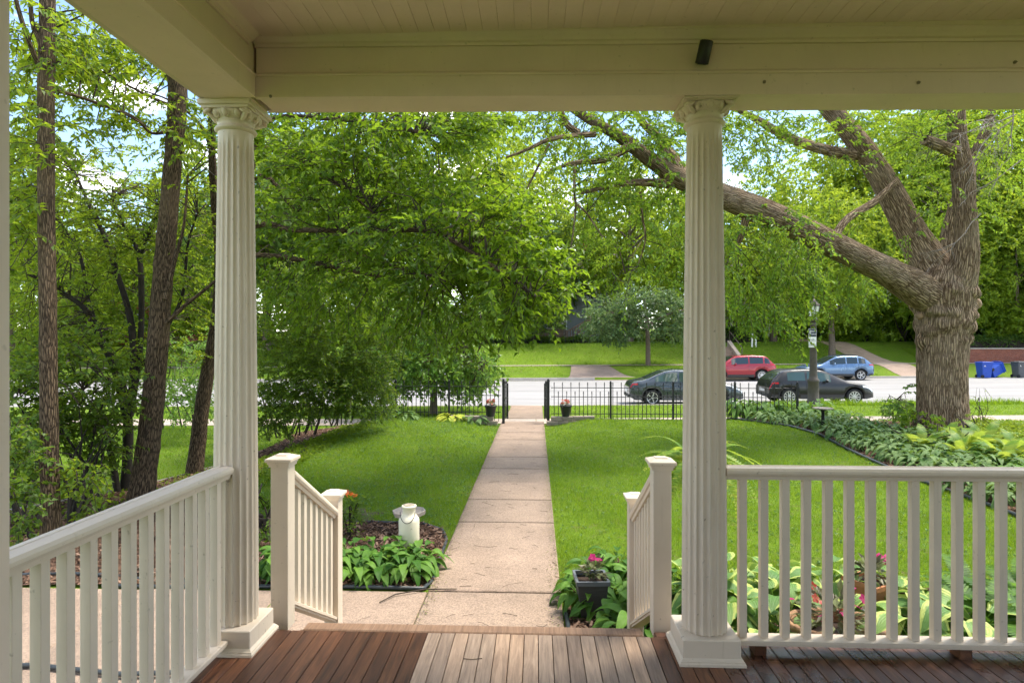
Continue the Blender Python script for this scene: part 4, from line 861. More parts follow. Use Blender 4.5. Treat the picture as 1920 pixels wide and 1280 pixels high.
# brick retaining wall with hedge
xw0, xw1 = px2x(1745, 48.2), px2x(1745, 48.2) + 22; zw = g1(xw0 + 4, 47.6)
bw = thing("brick_wall", "low red brick retaining wall with pale cap across the street", "wall"); MB().box(xw0, xw1, 48.0, 48.35, zw - .5, zw + 1.05).build("brickwork", BRICK, bw); MB().box(xw0 - .04, xw1, 47.94, 48.41, zw + 1.05, zw + 1.13).build("coping", CONC, bw)
ter = structure(MB().box(xw0, xw1 + 30, 48.36, 70, zw - .4, zw + 1.02).build("upper_terrace", LAWN))

# houses
ROOFM = simple("roof_shingle", (.10, .09, .085), .9, .25, 8, .5, 30); TRIM = simple("white_trim", (.72, .71, .68), .55, .06, 6, .05); SIDING = simple("grey_siding", (.20, .22, .24), .7, .1, 5, .2, 20); SHUT = simple("green_shutter", (.06, .11, .11), .6, .15, 8, .2); STUCCO = simple("cream_stucco", (.50, .45, .36), .85, .1, 4, .3); SIDE_W = simple("pale_siding", (.55, .56, .58), .7, .1, 5, .2, 20)
def house(label, x, y, w, dpt, h, wall, wins, roofh=3, shutters=False, zoff=0, rz=0):
    z = g1(x + w / 2, y) + zoff; t = thing("house", label, "house", (x, y, z - .3), rz)
    MB().box(0, w, 0, dpt, 0, h).build("wall", wall, t); e = .4
    rf = MB().add([(-e, -e, h - .1), (w + e, -e, h - .1), (w + e, dpt + e, h - .1), (-e, dpt + e, h - .1), (-e, dpt / 2, h + roofh), (w + e, dpt / 2, h + roofh)], [[0, 1, 5, 4], [2, 3, 4, 5], [0, 4, 3], [1, 2, 5], [3, 2, 1, 0]]).build("roof", ROOFM, t)
    MB().box(w * .7, w * .7 + .8, dpt * .3, dpt * .3 + .8, h + .5, h + roofh + 1.2).build("chimney", BRICK_H, rf)
    MB().box(-.03, w + .03, -.04, -.005, h - .4, h - .12).build("frieze", TRIM, t)
    for (wx, wz, ww, wh) in wins:
        f = MB().box(wx - .12, wx + ww + .12, -.06, -.002, wz - .12, wz + wh + .12).build("window", TRIM, t); MB().box(wx, wx + ww / 2 - .02, -.075, -.062, wz, wz + wh).build("pane", GLASS, f); MB().box(wx + ww / 2 + .02, wx + ww, -.075, -.062, wz, wz + wh).build("pane", GLASS, f)
        if shutters:
            for sx in (wx - .6, wx + ww + .15): MB().box(sx, sx + .45, -.05, -.003, wz, wz + wh).build("shutter", SHUT, f)
    return t
house("red brick house with white trim and shutters behind the left trees", px2x(90, 60), 60, 13, 9, 7.5, BRICK_H, [(2, 1.6, 1.1, 1.7), (5, 1.6, 1.1, 1.7), (8.6, 1.6, 1.1, 1.7), (2, 4.7, 1.1, 1.6), (5, 4.7, 1.1, 1.6), (8.6, 4.7, 1.1, 1.6)], 3, True)
hc = house("grey sided house behind the trees across the street", px2x(940, 66), 66, 13, 9, 7, SIDING, [(2, 1.2, 1.2, 1.6), (5, 1.2, 2.0, 1.6), (9.2, 1.2, 1.2, 1.6), (2, 4.4, 1.2, 1.5), (9, 4.4, 1.2, 1.5)], 3, False, 0)
# its wooden deck and stairs
dx = px2x(1020, 60.5); zd = g1(dx, 60); dk = thing("wooden_deck", "brown wooden deck with sloping stair across the street", "deck", (dx, 60.5, zd))
for k in range(10): MB().box(-2.6 + .46 * k, -2.6 + .46 * k + .43, 0, .06, -.1, 1.2).build("skirt_board", OLDWOOD, dk)
MB().box(-2.7, 2.1, -.1, 4, 1.2, 1.3).build("floor", OLDWOOD, dk); 
for k in range(6): MB().box(2.35 + .0 - .32 * k + 2.2, 2.68 - .32 * k + 2.2, -1.2, -.1, 1.2 - .2 * (6 - k) + .2, 1.25 - .2 * (6 - k) + .2).build("tread", OLDWOOD, dk) if k < 6 else None
sx0, sx1 = 2.2, 4.4
for yy in (-1.2, -.1):
    r_ = MB(); r_.tube([(sx0 - .1, yy, .0 + .95), (sx1, yy, 1.3 + .95)], .05, 6).tube([(sx0 - .1, yy, .25), (sx1, yy, 1.45)], .04, 6)
    for k in range(9): t_ = (k + .5) / 9; xx = sx0 + (sx1 - sx0) * t_; r_.box(xx - .03, xx + .03, yy - .03, yy + .03, .1 + 1.3 * t_, .95 + 1.3 * t_)
    r_.box(sx0 - .18, sx0, yy - .08, yy + .08, -.1, 1.15).box(sx1, sx1 + .16, yy - .08, yy + .08, -.1, 2.5); r_.build("stair_rail", OLDWOOD, dk)
MB().box(sx1, sx1 + 1.8, -1.3, 2.5, 1.15, 1.28).build("landing", OLDWOOD, dk)
hr = house("cream house with porch columns behind the red car", px2x(1330, 66), 66, 12, 9, 7, STUCCO, [(2, 1.2, 1.2, 1.8), (7.5, 1.2, 1.2, 1.8), (2, 4.4, 1.2, 1.6), (7.5, 4.4, 1.2, 1.6)], 3)
for k in range(5): MB().lathe([(.24, 0), (.24, .1), (.17, .14), (.15, 2.6), (.24, 2.75), (.24, 2.85)], 14, c=(.4 + 1.25 * k, -2.2, .2)).build("porch_column", TRIM, hr)
MB().box(-.1, 6, -2.6, -.05, 3.05, 3.5).build("porch_roof", TRIM, hr); MB().box(-.1, 6, -2.6, -.05, -.4, .2).build("porch_floor", CONC, hr)
house("pale house glimpsed through the leaves right of the big tree", px2x(1660, 74), 76, 14, 9, 7, SIDE_W, [(2, 1.2, 1.4, 1.8), (8, 1.2, 1.4, 1.8), (2, 4.4, 1.2, 1.6), (8, 4.4, 1.2, 1.6)], 3)
# concrete garden steps with cheek wall and handrail behind the red car
sxl, sxr = px2x(1322, 49), px2x(1378, 49); cs = thing("concrete_steps", "pinkish concrete garden steps with cheek walls and handrail behind the red car", "steps")
z0_ = g1(sxl, 47.6)
for k in range(7): MB().box(sxl, sxr, 48.0 + .38 * k, 48.42 + .38 * k, z0_ - .3, z0_ + .19 * (k + 1)).build("step", SLAB, cs)
for xx in (sxl - .3, sxr): MB().add([(xx, 47.8, z0_ - .4), (xx + .3, 47.8, z0_ - .4), (xx + .3, 51, z0_ - .4), (xx, 51, z0_ - .4), (xx, 47.8, z0_ + .45), (xx + .3, 47.8, z0_ + .45), (xx + .3, 51, z0_ + 1.85), (xx, 51, z0_ + 1.85)], [[4, 5, 6, 7], [0, 1, 5, 4], [1, 2, 6, 5], [2, 3, 7, 6], [3, 0, 4, 7]]).build("cheek_wall", SIDEWALK, cs)
MB().tube([(sxr + .15, 47.8, z0_ + .3), (sxr + .15, 47.8, z0_ + 1.3), (sxr + .15, 50.8, z0_ + 2.6), (sxr + .15, 50.8, z0_ + 1.7)], .03, 6).build("handrail", LAMPM, cs)
for px, hgt in ((1410, 1.0), (1417, .75)):
    p = PZ(px, 52, 0); z = g1(p.x, p.y); t = thing("white_post", "taller white marker post on the far lawn" if hgt > .9 else "shorter white marker post on the far lawn", "post", (p.x, p.y, z)); MB().box(-.06, .06, -.06, .06, -.2, hgt, None, .01).build("shaft", TRIM, t); MB().box(-.09, .09, -.075, .075, hgt, hgt + .12, None, .02).build("cap", TRIM, t)
# slim dark fence at the top of the far lawn
ff = thing("far_fence", "thin dark metal fence at the top of the far lawn", "fence")
for k in range(20):
    x = px2x(925, 57) + .75 * k; z = g1(x, 57)
    if x < px2x(1130, 57): MB().box(x - .02, x + .02, 56.98, 57.02, z, z + 1.2).build("post", METAL, ff)
xa, xb = px2x(925, 57), px2x(1130, 57)
for h in (.3, 1.1): MB().tube([(xa, 57, g1(xa, 57) + h), (xb, 57, g1(xb, 57) + h)], .015, 5).build("rail", METAL, ff)
# ------------------------------------------------------------------ trees and foliage
def nrm(a): return a / np.maximum(np.linalg.norm(a, axis=-1, keepdims=True), 1e-9)
def leaf_geo(pos, d, n_, l, w, fold=.25):
    d = nrm(d); s = nrm(np.cross(d, n_)); up = np.cross(s, d); l = l[:, None]; w = w[:, None]
    V = np.stack([pos, pos + d * l * .42 + s * w + up * w * fold * 2, pos + d * l - up * l * .12, pos + d * l * .42 - s * w + up * w * fold * 2], 1)
    n = len(pos); b = np.arange(n)[:, None] * 4; Fc = np.concatenate([b + np.array([[0, 1, 2]]), b + np.array([[0, 2, 3]])], 0)
    return V.reshape(-1, 3), Fc
def sprays(O, T, slen, m, ll, lw, droop=.5, side=.8, jit=.35):
    """O,T (n,3): twigs with m leaves each, set alternately, drooping"""
    n = len(O); s = (np.arange(m) + .5) / m; s = s[None, :] + rng.uniform(-.5, .5, (n, m)) / m
    L_ = slen[:, None]; down = np.array([0, 0, -1.0])
    pos = O[:, None, :] + T[:, None, :] * (s * L_)[..., None] + down * (droop * .45 * L_ * s ** 2)[..., None]
    sd = nrm(np.cross(T, np.array([0, 0, 1.0]) + rng.normal(0, .3, (n, 3)))); sg = np.where(np.arange(m) % 2 == 0, 1, -1)[None, :, None]
    d = T[:, None, :] * .55 + sd[:, None, :] * sg * side + down * droop * rng.uniform(.4, 1.4, (n, m, 1)) + rng.normal(0, jit, (n, m, 3))
    N_ = np.array([0, 0, 1.0]) + rng.normal(0, .45, (n, m, 3))
    l = ll * rng.uniform(.65, 1.25, n * m); w = lw * rng.uniform(.7, 1.2, n * m)
    V, Fc = leaf_geo(pos.reshape(-1, 3), d.reshape(-1, 3), N_.reshape(-1, 3), l, w)
    end = O + T * slen[:, None] + down * (droop * .45 * slen)[:, None]; mid = O + T * slen[:, None] * .5 + down * (droop * .11 * slen)[:, None]
    return V, Fc, mid, end
def thin_tubes(A, B, C, r0, r1):
    """3-sided tubes through A,B,C (n,3)"""
    n = len(A); Vs = []
    for Pt, r in ((A, r0), (B, (r0 + r1) / 2), (C, r1)):
        t = nrm(C - A); a = nrm(np.cross(t, np.array([.3, .2, 1.0]))); b = np.cross(t, a)
        for k in range(3):
            th = 2.0944 * k; Vs.append(Pt + (a * math.cos(th) + b * math.sin(th)) * (r if np.isscalar(r) else r[:, None]))
    V = np.stack(Vs, 1).reshape(-1, 3); base = np.arange(n)[:, None] * 9; F_ = []
    for i in (0, 3):
        for k in range(3): F_.append(base + np.array([[i + k, i + (k + 1) % 3, i + 3 + (k + 1) % 3, i + 3 + k]]))
    return V, np.concatenate(F_, 0)
def ell_pts(regs):
    """regs: (cx,cy,rx,ry,d0,d1,n) ellipses in the photo with a depth range -> world points"""
    out = []
    for cx, cy, rx, ry, d0, d1, n in regs:
        a = rng.uniform(0, 6.283, n); r = np.sqrt(rng.random(n)); px = cx + rx * r * np.cos(a); py = cy + ry * r * np.sin(a); d = rng.uniform(d0, d1, n)
        u = (px - 960) / F; out.append(np.stack([d * (u * cA - sA), d * (u * sA + cA), CZ + (640 - py) / F * d], -1))
    return np.concatenate(out)
def clumpy(pts, thr=0.0, sc=1.1, seed=0):
    k = np.array([mnoise.noise(Vector(p) * sc + Vector((seed, 3, 1))) > thr for p in pts]); return pts[k]
def limb_pts(poly, sub=5):
    """Catmull-Rom through (px,py,d,r_px) -> world points + radii"""
    q = [(P(a, b, d), r * d / F / math.sqrt(1 + ((a - 960) / F) ** 2)) for a, b, d, r in poly]; out = []; rad = []
    for i in range(len(q) - 1):
        p0 = q[max(i - 1, 0)][0]; p1 = q[i][0]; p2 = q[i + 1][0]; p3 = q[min(i + 2, len(q) - 1)][0]
        for k in range(sub):
            t = k / sub; out.append(.5 * ((2 * p1) + (p2 - p0) * t + (2 * p0 - 5 * p1 + 4 * p2 - p3) * t * t + (3 * p1 - p0 - 3 * p2 + p3) * t ** 3)); rad.append(q[i][1] + (q[i + 1][1] - q[i][1]) * t)
    out.append(q[-1][0]); rad.append(q[-1][1]); return out, rad
def foliage(tree, regs, ll, lw, m, slen, mat, anchors=None, thr=-.15, droop=.5, sc=1.1, side=.8, twigm=TWIGM, tw=(.006, .0025), conn=.25, seed=0, outward=None, name="crown"):
    pts = clumpy(ell_pts(regs), thr, sc, seed); n = len(pts); T = rng.normal(0, 1, (n, 3)); T[:, 2] = T[:, 2] * .35 - .15
    A = None
    if anchors is not None:
        A = np.array([tuple(a) for a in anchors]); j = np.argmin(((pts[:, None, :] - A[None]) ** 2).sum(-1), 1); out = nrm(pts - A[j]); T = T * .7 + out * .9
    T = nrm(T); SL = slen * rng.uniform(.6, 1.3, n)
    V, Fc, mid, end = sprays(pts, T, SL, m, ll, lw, droop, side); link(name, np_mesh(name, V, Fc), mat, tree)
    tv, tf = thin_tubes(pts, mid, end, tw[0], tw[1])
    if A is not None and conn > 0:
        k = (rng.random(n) < conn) & (np.linalg.norm(pts - A[j], axis=1) < 1.3); a = A[j][k]; c = pts[k]; b = (a + c) / 2 + rng.normal(0, .06, c.shape) + np.array([0, 0, .12]); v2, f2 = thin_tubes(a, b, c, np.full(len(c), tw[0] * 2.2), np.full(len(c), tw[0])); tf = np.concatenate([tf, f2 + len(tv)]); tv = np.concatenate([tv, v2])
    tag(link("twigs", np_mesh("twigs", tv, tf), twigm, tree), None, None, kind="stuff"); return pts

def tree_from(name, label, limbs, bark, n=12, wob=.10, cat="tree", extra=None, group=None):
    b = limbs[0][0]; base = P(b[0], b[1], b[2]); t = thing(name, label, cat, (0, 0, 0), 0, group); anchors = []
    for i, lm in enumerate(limbs):
        pts, rad = limb_pts(lm); o = MB().tube(pts, rad, n if i == 0 else max(6, n - 4), wob=wob, seed=i * 3.1).build("trunk" if i == 0 else "limb", bark, t); anchors += pts[1:] if i else pts[len(pts) // 3:]
    return t, anchors

# -- the big forked ash on the right
D0 = 14.6
ash = [[(1768, 828, 14.6, 60), (1768, 800, 14.6, 54), (1766, 750, 14.6, 50), (1767, 690, 14.6, 49), (1768, 630, 14.6, 52), (1770, 590, 14.6, 58), (1768, 555, 14.6, 62), (1772, 525, 14.6, 56), (1776, 505, 14.6, 42)],
       [(1740, 555, 14.5, 40), (1700, 530, 14.2, 36), (1650, 502, 13.8, 29), (1560, 458, 13.2, 27), (1460, 410, 12.7, 27), (1400, 385, 12.4, 26), (1340, 362, 12.2, 23), (1275, 335, 12.0, 19), (1225, 303, 11.9, 15), (1160, 255, 11.8, 11), (1090, 215, 11.7, 8), (1020, 165, 11.6, 5)],
       [(1768, 535, 14.7, 46), (1742, 490, 14.8, 39), (1705, 430, 14.9, 31), (1660, 345, 15.0, 26), (1615, 275, 15.1, 22), (1575, 225, 15.2, 19), (1545, 190, 15.3, 18), (1490, 100, 15.4, 12), (1450, 20, 15.5, 6)],
       [(1790, 545, 14.4, 44), (1806, 500, 14.2, 31), (1812, 440, 14.1, 24), (1808, 380, 14.1, 22), (1806, 330, 14.1, 24), (1796, 270, 14.1, 20), (1793, 205, 14.1, 18), (1788, 100, 14.1, 15), (1780, -40, 14.1, 8)],
       [(1772, 520, 15.2, 28), (1778, 470, 15.4, 22), (1786, 420, 15.5, 19), (1810, 340, 15.6, 15), (1850, 240, 15.7, 11), (1880, 150, 15.8, 6)],
       [(1600, 292, 15.1, 13), (1560, 284, 15.0, 11), (1510, 270, 14.9, 10), (1470, 254, 14.8, 9), (1420, 225, 14.7, 7), (1370, 200, 14.6, 5), (1300, 170, 14.5, 3)],
       [(1806, 290, 14.1, 16), (1770, 276, 13.9, 13), (1733, 262, 13.7, 11)],
       [(1290, 340, 12.1, 13), (1262, 300, 12.3, 12), (1235, 260, 12.5, 9), (1205, 230, 12.7, 7), (1170, 180, 12.9, 4)],
       [(1565, 445, 13.2, 9), (1580, 420, 13.4, 8), (1600, 402, 13.6, 8), (1640, 378, 14.0, 8), (1680, 340, 14.4, 5)],
       [(1400, 395, 12.4, 9), (1394, 430, 12.5, 7), (1382, 462, 12.6, 4)],
       [(1190, 268, 11.8, 9), (1150, 292, 11.6, 8), (1120, 302, 11.5, 6), (1075, 306, 11.4, 4), (1030, 320, 11.3, 2.5)],
       [(1115, 252, 11.7, 6), (1075, 255, 11.5, 5), (1030, 262, 11.3, 4), (985, 282, 11.1, 3), (950, 295, 11.0, 2)],
       [(1085, 250, 11.6, 7), (1065, 235, 11.6, 6), (1052, 208, 11.6, 5), (1045, 160, 11.6, 3)],
       [(1260, 345, 12.0, 10), (1200, 342, 11.8, 7), (1150, 348, 11.7, 5), (1090, 362, 11.6, 3)],
       [(1078, 310, 11.4, 3), (1077, 350, 11.3, 2.6), (1080, 380, 11.3, 2.2), (1100, 400, 11.2, 1.8), (1130, 445, 11.1, 1.2)],
       [(1080, 380, 11.3, 2.2), (1077, 415, 11.3, 1.7), (1070, 470, 11.2, 1.0)],
       [(1030, 270, 11.3, 2.5), (1010, 310, 11.2, 2.2), (990, 350, 11.1, 1.8), (972, 378, 11.0, 1.2)],
       [(1200, 360, 11.8, 2.5), (1205, 410, 11.8, 2.2), (1210, 450, 11.8, 1.6), (1195, 500, 11.8, 1)]]
tA, anA = tree_from("ash_tree", "huge forked ash tree with burls and a long limb reaching left over the lawn", ash, BARK_A, 32, .06)
# burls: lumps swelling out of the trunk below the fork
for o in list(tA.children):
    if o.name.split('.')[0] == "trunk": bpy.data.objects.remove(o)
pts, rad = limb_pts(ash[0], 14); mb = MB().tube(pts, rad, 96, wob=.05, seed=1)
ax = P(1768, 640, 14.6); random.seed(3); cents = []
for k in range(70):
    an_ = U(0, 6.28); py_ = random.gauss(578, 34); rr_ = .50 + .12 * math.exp(-((py_ - 560) / 40) ** 2); cents.append((Vector((ax.x + math.cos(an_) * rr_, ax.y + math.sin(an_) * rr_, CZ + (640 - py_) / F * 14.6)), U(.06, .17)))
for i, v in enumerate(mb.v):
    v = Vector(v); py = 640 - (v.z - CZ) * F / 14.6; out = Vector((v.x - ax.x, v.y - ax.y, 0)).normalized(); dsp = 0
    if 500 < py < 660:
        for c_, r_ in cents:
            dd = (v - c_).length
            if dd < r_: dsp = max(dsp, math.sqrt(r_ * r_ - dd * dd) * .55)
    fur = .025 * mnoise.noise(Vector((math.atan2(out.y, out.x) * 7, v.z * 1.1, 0))); foot = .26 * max(0.15, math.sin(math.atan2(out.y, out.x) * 5 + 1)) * math.exp(-((py - 826) / 26) ** 2)
    mb.v[i] = tuple(v + out * (dsp + fur + foot))
mb.build("trunk", BARK_A, tA)
mb = MB()
for px, py, r in ((1828, 545, 10), (1833, 568, 14), (1835, 592, 9), (1824, 615, 8), (1716, 592, 8)):
    dd = 14.55; p = P(px - 8 if px > 1770 else px + 9, py, dd); rr_ = r * 14 / F; b0 = len(mb.v); mb.ball(p, (rr_, rr_, rr_ * .9), 20, 14)
    for i in range(b0, len(mb.v)):
        v = Vector(mb.v[i]); k = 1 + .35 * mnoise.noise(v * 5) + .2 * mnoise.noise(v * 16); mb.v[i] = tuple(p + (v - p) * k)
BURL = simple("burl_wood", (.30, .20, .125), .9, .35, 7, .9, 22, bd=.04); mb.build("burls", BURL, tA)["kind"] = "stuff"
anT = [a for a in anA]
fa = foliage(tA, [(1140, 240, 160, 50, 10.5, 13, 300), (1200, 320, 100, 70, 10.8, 13, 170), (1180, 430, 90, 130, 11, 14, 170), (1255, 420, 40, 110, 11, 13, 60), (1080, 330, 60, 60, 10.5, 12, 40),
                  (1420, 240, 90, 40, 12, 15, 170), (1430, 300, 70, 60, 12, 15, 75), (1450, 480, 110, 95, 11.5, 14.5, 400), (1405, 560, 55, 40, 11.5, 13.5, 110), (1470, 590, 28, 34, 12, 13, 45), (1560, 540, 90, 55, 12.5, 15.5, 130), (1540, 420, 80, 50, 13, 16, 60),
                  (1700, 250, 120, 70, 13, 17, 230), (1800, 310, 120, 120, 13.5, 17, 230), (1720, 400, 70, 60, 14, 17, 60), (1560, 250, 60, 60, 14, 17, 70), (1880, 260, 60, 70, 13, 17, 70),
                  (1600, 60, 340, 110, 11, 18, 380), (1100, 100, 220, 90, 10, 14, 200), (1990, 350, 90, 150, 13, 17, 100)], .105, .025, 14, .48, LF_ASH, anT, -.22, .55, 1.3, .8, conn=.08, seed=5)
# dead twigs
mb = MB()
def twiggy(p, d, l, r, dep):
    q = p; pts = [p]
    for k in range(4): d = (d + Vector((U(-.35, .35), U(-.35, .35), U(-.3, .25)))).normalized(); q = q + d * l / 4; pts.append(q)
    mb.tube(pts, [r, r * .85, r * .7, r * .5, r * .3], 5, False)
    if dep:
        for _ in range(3): i = random.randint(1, 4); twiggy(pts[i], (d + Vector((U(-.8, .8), U(-.8, .8), U(-.7, .5)))).normalized(), l * U(.4, .7), r * .55, dep - 1)
for a, b, dd, v in ((1905, 215, 13.2, (-1, 0, -.35)), (1900, 225, 13.0, (-.8, .2, -.6)), (1880, 230, 13.3, (-1, 0, -.1)), (1915, 300, 13.2, (-.7, 0, -.8)), (1860, 250, 13.4, (-.8, .1, -.9)), (1900, 205, 13.2, (.0, 0, -1)), (1840, 400, 13.4, (-.7, 0, -.9)), (1870, 215, 13.4, (-1, .1, -.5))): twiggy(P(a, b, dd), Vector(v).normalized(), 1.1, .016, 3)
mb.build("dead_twigs", DEADT, tA)["kind"] = "stuff"

# -- trees by the porch on the left
t1, a1 = tree_from("ash_tree", "slim upright trunk nearest the left picture edge with a fork near the top", [[(96, 1025, 7.3, 23), (95, 960, 7.3, 20), (92, 800, 7.3, 18.5), (90, 600, 7.3, 17.5), (87, 400, 7.3, 17), (86, 200, 7.3, 17.5), (88, 90, 7.3, 17), (90, -60, 7.3, 15)], [(84, 140, 7.3, 10), (68, 112, 7.2, 6), (55, 80, 7.1, 5), (38, 30, 7.0, 5), (20, -40, 6.9, 4)], [(88, 110, 7.3, 9), (72, 70, 7.25, 6), (60, 40, 7.2, 5), (56, -20, 7.2, 4)], [(105, 170, 7.4, 5), (160, 185, 7.6, 3), (230, 212, 7.8, 2.5), (280, 240, 8, 1.5)]], BARK_B, 18, .09)
t2, a2 = tree_from("ash_tree", "thick leaning tree trunk left of the corner column", [[(262, 950, 9.7, 30), (272, 880, 9.7, 24), (282, 800, 9.7, 23), (296, 650, 9.7, 21), (305, 520, 9.7, 20), (316, 400, 9.7, 18.5), (325, 290, 9.7, 17), (333, 180, 9.7, 19), (325, 110, 9.7, 17), (318, 0, 9.7, 14)], [(322, 245, 9.6, 4), (285, 250, 9.3, 3), (258, 225, 9.1, 3), (230, 210, 8.9, 2.6), (180, 195, 8.7, 2)], [(310, 560, 9.6, 6), (330, 480, 9.6, 4), (345, 420, 9.6, 3), (352, 330, 9.6, 2)], [(312, 605, 9.6, 5), (350, 570, 9.6, 4), (400, 530, 9.6, 3), (450, 480, 9.6, 2)], [(340, 200, 9.7, 4), (300, 190, 9.4, 3), (220, 150, 9.0, 2), (150, 110, 8.6, 1.4)]], BARK_B, 18, .10)
t3, a3 = tree_from("ash_tree", "slender curved trunk leaning behind the corner column with branches over the lawn", [[(362, 905, 11.6, 19), (370, 840, 11.6, 16), (385, 720, 11.5, 14), (408, 590, 11.4, 12), (412, 480, 11.2, 10.5), (404, 380, 11, 9.5), (398, 300, 10.8, 7.5), (395, 210, 10.6, 6), (392, 100, 10.4, 5)], [(410, 480, 11.2, 9), (450, 380, 10.7, 8.5), (480, 280, 10.3, 8), (490, 235, 10.2, 6), (535, 218, 10.0, 4.5), (600, 222, 9.7, 4), (700, 230, 9.2, 3.5), (790, 250, 8.7, 3)], [(425, 440, 11.0, 8), (490, 420, 10.3, 7), (540, 430, 9.8, 6), (600, 432, 9.4, 5), (700, 435, 8.9, 5), (800, 433, 8.5, 4.5), (880, 470, 8.2, 4), (960, 525, 7.9, 3), (1000, 555, 7.8, 2)], [(420, 410, 11.0, 6), (490, 330, 10.3, 5), (540, 380, 10.0, 4), (560, 395, 9.9, 2.5)], [(430, 480, 10.9, 6), (520, 480, 10.2, 5), (620, 500, 9.8, 4), (720, 520, 9.4, 3)], [(600, 432, 9.4, 3.5), (660, 470, 9.2, 3), (740, 500, 8.8, 2.5), (820, 520, 8.5, 2)], [(480, 270, 10.3, 4), (560, 300, 9.8, 3), (640, 350, 9.3, 2.5), (700, 400, 9, 2)], [(398, 300, 10.8, 4), (380, 240, 10.5, 3), (330, 195, 10, 2), (270, 170, 9.4, 1.5)]], BARK_B, 14, .09)
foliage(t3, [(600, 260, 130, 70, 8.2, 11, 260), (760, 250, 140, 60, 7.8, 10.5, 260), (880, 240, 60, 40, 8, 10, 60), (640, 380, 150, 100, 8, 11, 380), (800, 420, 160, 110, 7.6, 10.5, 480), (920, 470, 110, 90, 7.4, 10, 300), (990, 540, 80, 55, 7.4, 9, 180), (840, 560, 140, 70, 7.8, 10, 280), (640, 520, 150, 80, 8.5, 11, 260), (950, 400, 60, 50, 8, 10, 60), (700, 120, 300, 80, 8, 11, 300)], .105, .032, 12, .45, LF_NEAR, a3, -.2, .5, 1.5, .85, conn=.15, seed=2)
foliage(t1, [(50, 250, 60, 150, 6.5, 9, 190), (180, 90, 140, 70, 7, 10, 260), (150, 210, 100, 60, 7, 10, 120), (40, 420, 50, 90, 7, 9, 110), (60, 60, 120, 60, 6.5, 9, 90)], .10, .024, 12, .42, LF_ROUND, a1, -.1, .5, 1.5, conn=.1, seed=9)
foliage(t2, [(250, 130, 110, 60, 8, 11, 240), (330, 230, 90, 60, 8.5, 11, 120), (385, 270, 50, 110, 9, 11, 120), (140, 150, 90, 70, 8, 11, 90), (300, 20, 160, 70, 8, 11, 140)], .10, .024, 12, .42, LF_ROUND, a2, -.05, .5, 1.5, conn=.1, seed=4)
# multi-stem buckthorn
bt = [[(232, 950, 10.6, 13), (238, 880, 10.6, 11), (240, 800, 10.6, 10), (236, 770, 10.6, 10)], [(236, 780, 10.6, 8), (215, 690, 10.5, 8), (190, 640, 10.4, 7), (160, 580, 10.3, 6), (110, 545, 10.2, 5), (50, 510, 10.1, 3)], [(240, 790, 10.6, 8), (250, 700, 10.7, 7.5), (245, 600, 10.8, 7), (215, 500, 10.9, 6), (190, 430, 11, 5), (165, 380, 11, 4), (140, 320, 11, 2)], [(244, 780, 10.6, 7), (262, 660, 10.8, 6), (265, 540, 10.9, 6), (258, 470, 11, 5), (230, 420, 11, 3.5), (210, 370, 11, 2)], [(240, 760, 10.6, 7), (222, 690, 10.7, 5), (190, 630, 10.8, 4), (165, 560, 10.9, 4), (150, 480, 11, 3.5), (115, 420, 11, 3)], [(262, 480, 11, 4), (285, 430, 11, 3), (300, 390, 11, 2)], [(242, 720, 10.7, 5), (290, 650, 10.9, 4), (340, 560, 11, 3.5), (352, 460, 11, 2.5), (370, 400, 11, 1.6)], [(225, 960, 10.5, 8), (212, 870, 10.4, 7), (196, 800, 10.2, 6), (180, 770, 10, 4), (130, 745, 9.8, 2.5)]]
tb, ab = tree_from("buckthorn_tree", "dark many-stemmed small tree fanning out between the two left trunks", bt, BARK_D, 9, .08)
foliage(tb, [(130, 450, 120, 100, 9.5, 12.5, 480), (260, 420, 120, 80, 10, 12.5, 330), (340, 440, 80, 120, 10, 12.5, 330), (80, 330, 80, 60, 9.5, 12, 130), (130, 590, 110, 70, 9.5, 12, 210), (350, 600, 60, 80, 10.5, 12.5, 120), (230, 340, 140, 70, 10.5, 12.5, 130), (60, 560, 50, 130, 9, 12, 130), (220, 640, 130, 40, 10, 12, 70)], .062, .024, 13, .36, LF_ROUND, ab, -.12, .35, 1.6, conn=.3, seed=8)
# dark shrubs
def shrub(label, regs, base, stems, ll, lw, m, slen, mat, seed, bark=BARK_D, thr=-.35, r=.012, spread=1.0, hgt=1.8, name="shrub"):
    t = thing(name, label, "shrub", (0, 0, 0)); mb = MB(); an = []
    for k in range(stems):
        b = PG(base[0] + U(-base[2], base[2]), base[1] + U(-8, 8), base[3]); b.z = g1(b.x, b.y) - .02
        top = b + Vector((U(-spread, spread), U(-.7, .7), hgt * U(.7, 1.2))); m1 = b.lerp(top, .35) + Vector((U(-.12, .12), U(-.1, .1), .1)); m2 = b.lerp(top, .7) + Vector((U(-.15, .15), U(-.1, .1), 0)); mb.tube([b, m1, m2, top], [r * 2, r * 1.6, r * 1.1, r * .5], 6); an += [m1.lerp(m2, .5), m2, m2.lerp(top, .5), top]
    mb.build("stems", bark, t)["kind"] = "stuff"; foliage(t, regs, ll, lw, m, slen, mat, an, thr, .45, 1.6, conn=.12, seed=seed); return t
shrub("dense dark shrub with many thin stems just right of the corner column", [(545, 650, 80, 100, 12.5, 14.5, 560), (600, 560, 110, 80, 12.5, 15, 420), (520, 760, 55, 50, 12.5, 14, 200)], (545, 815, 45, -.95), 16, .075, .024, 14, .4, LF_DARK, 21)
shrub("dense dark shrub with crooked stems at the far end of the bank", [(660, 650, 90, 75, 13.5, 16, 560), (640, 720, 85, 50, 13.5, 15.5, 380), (700, 590, 100, 65, 13.5, 16.5, 380), (690, 745, 50, 40, 14, 16, 170), (600, 720, 75, 60, 13, 15, 260)], (615, 790, 45, -.9), 16, .075, .024, 14, .4, LF_DARK, 22)
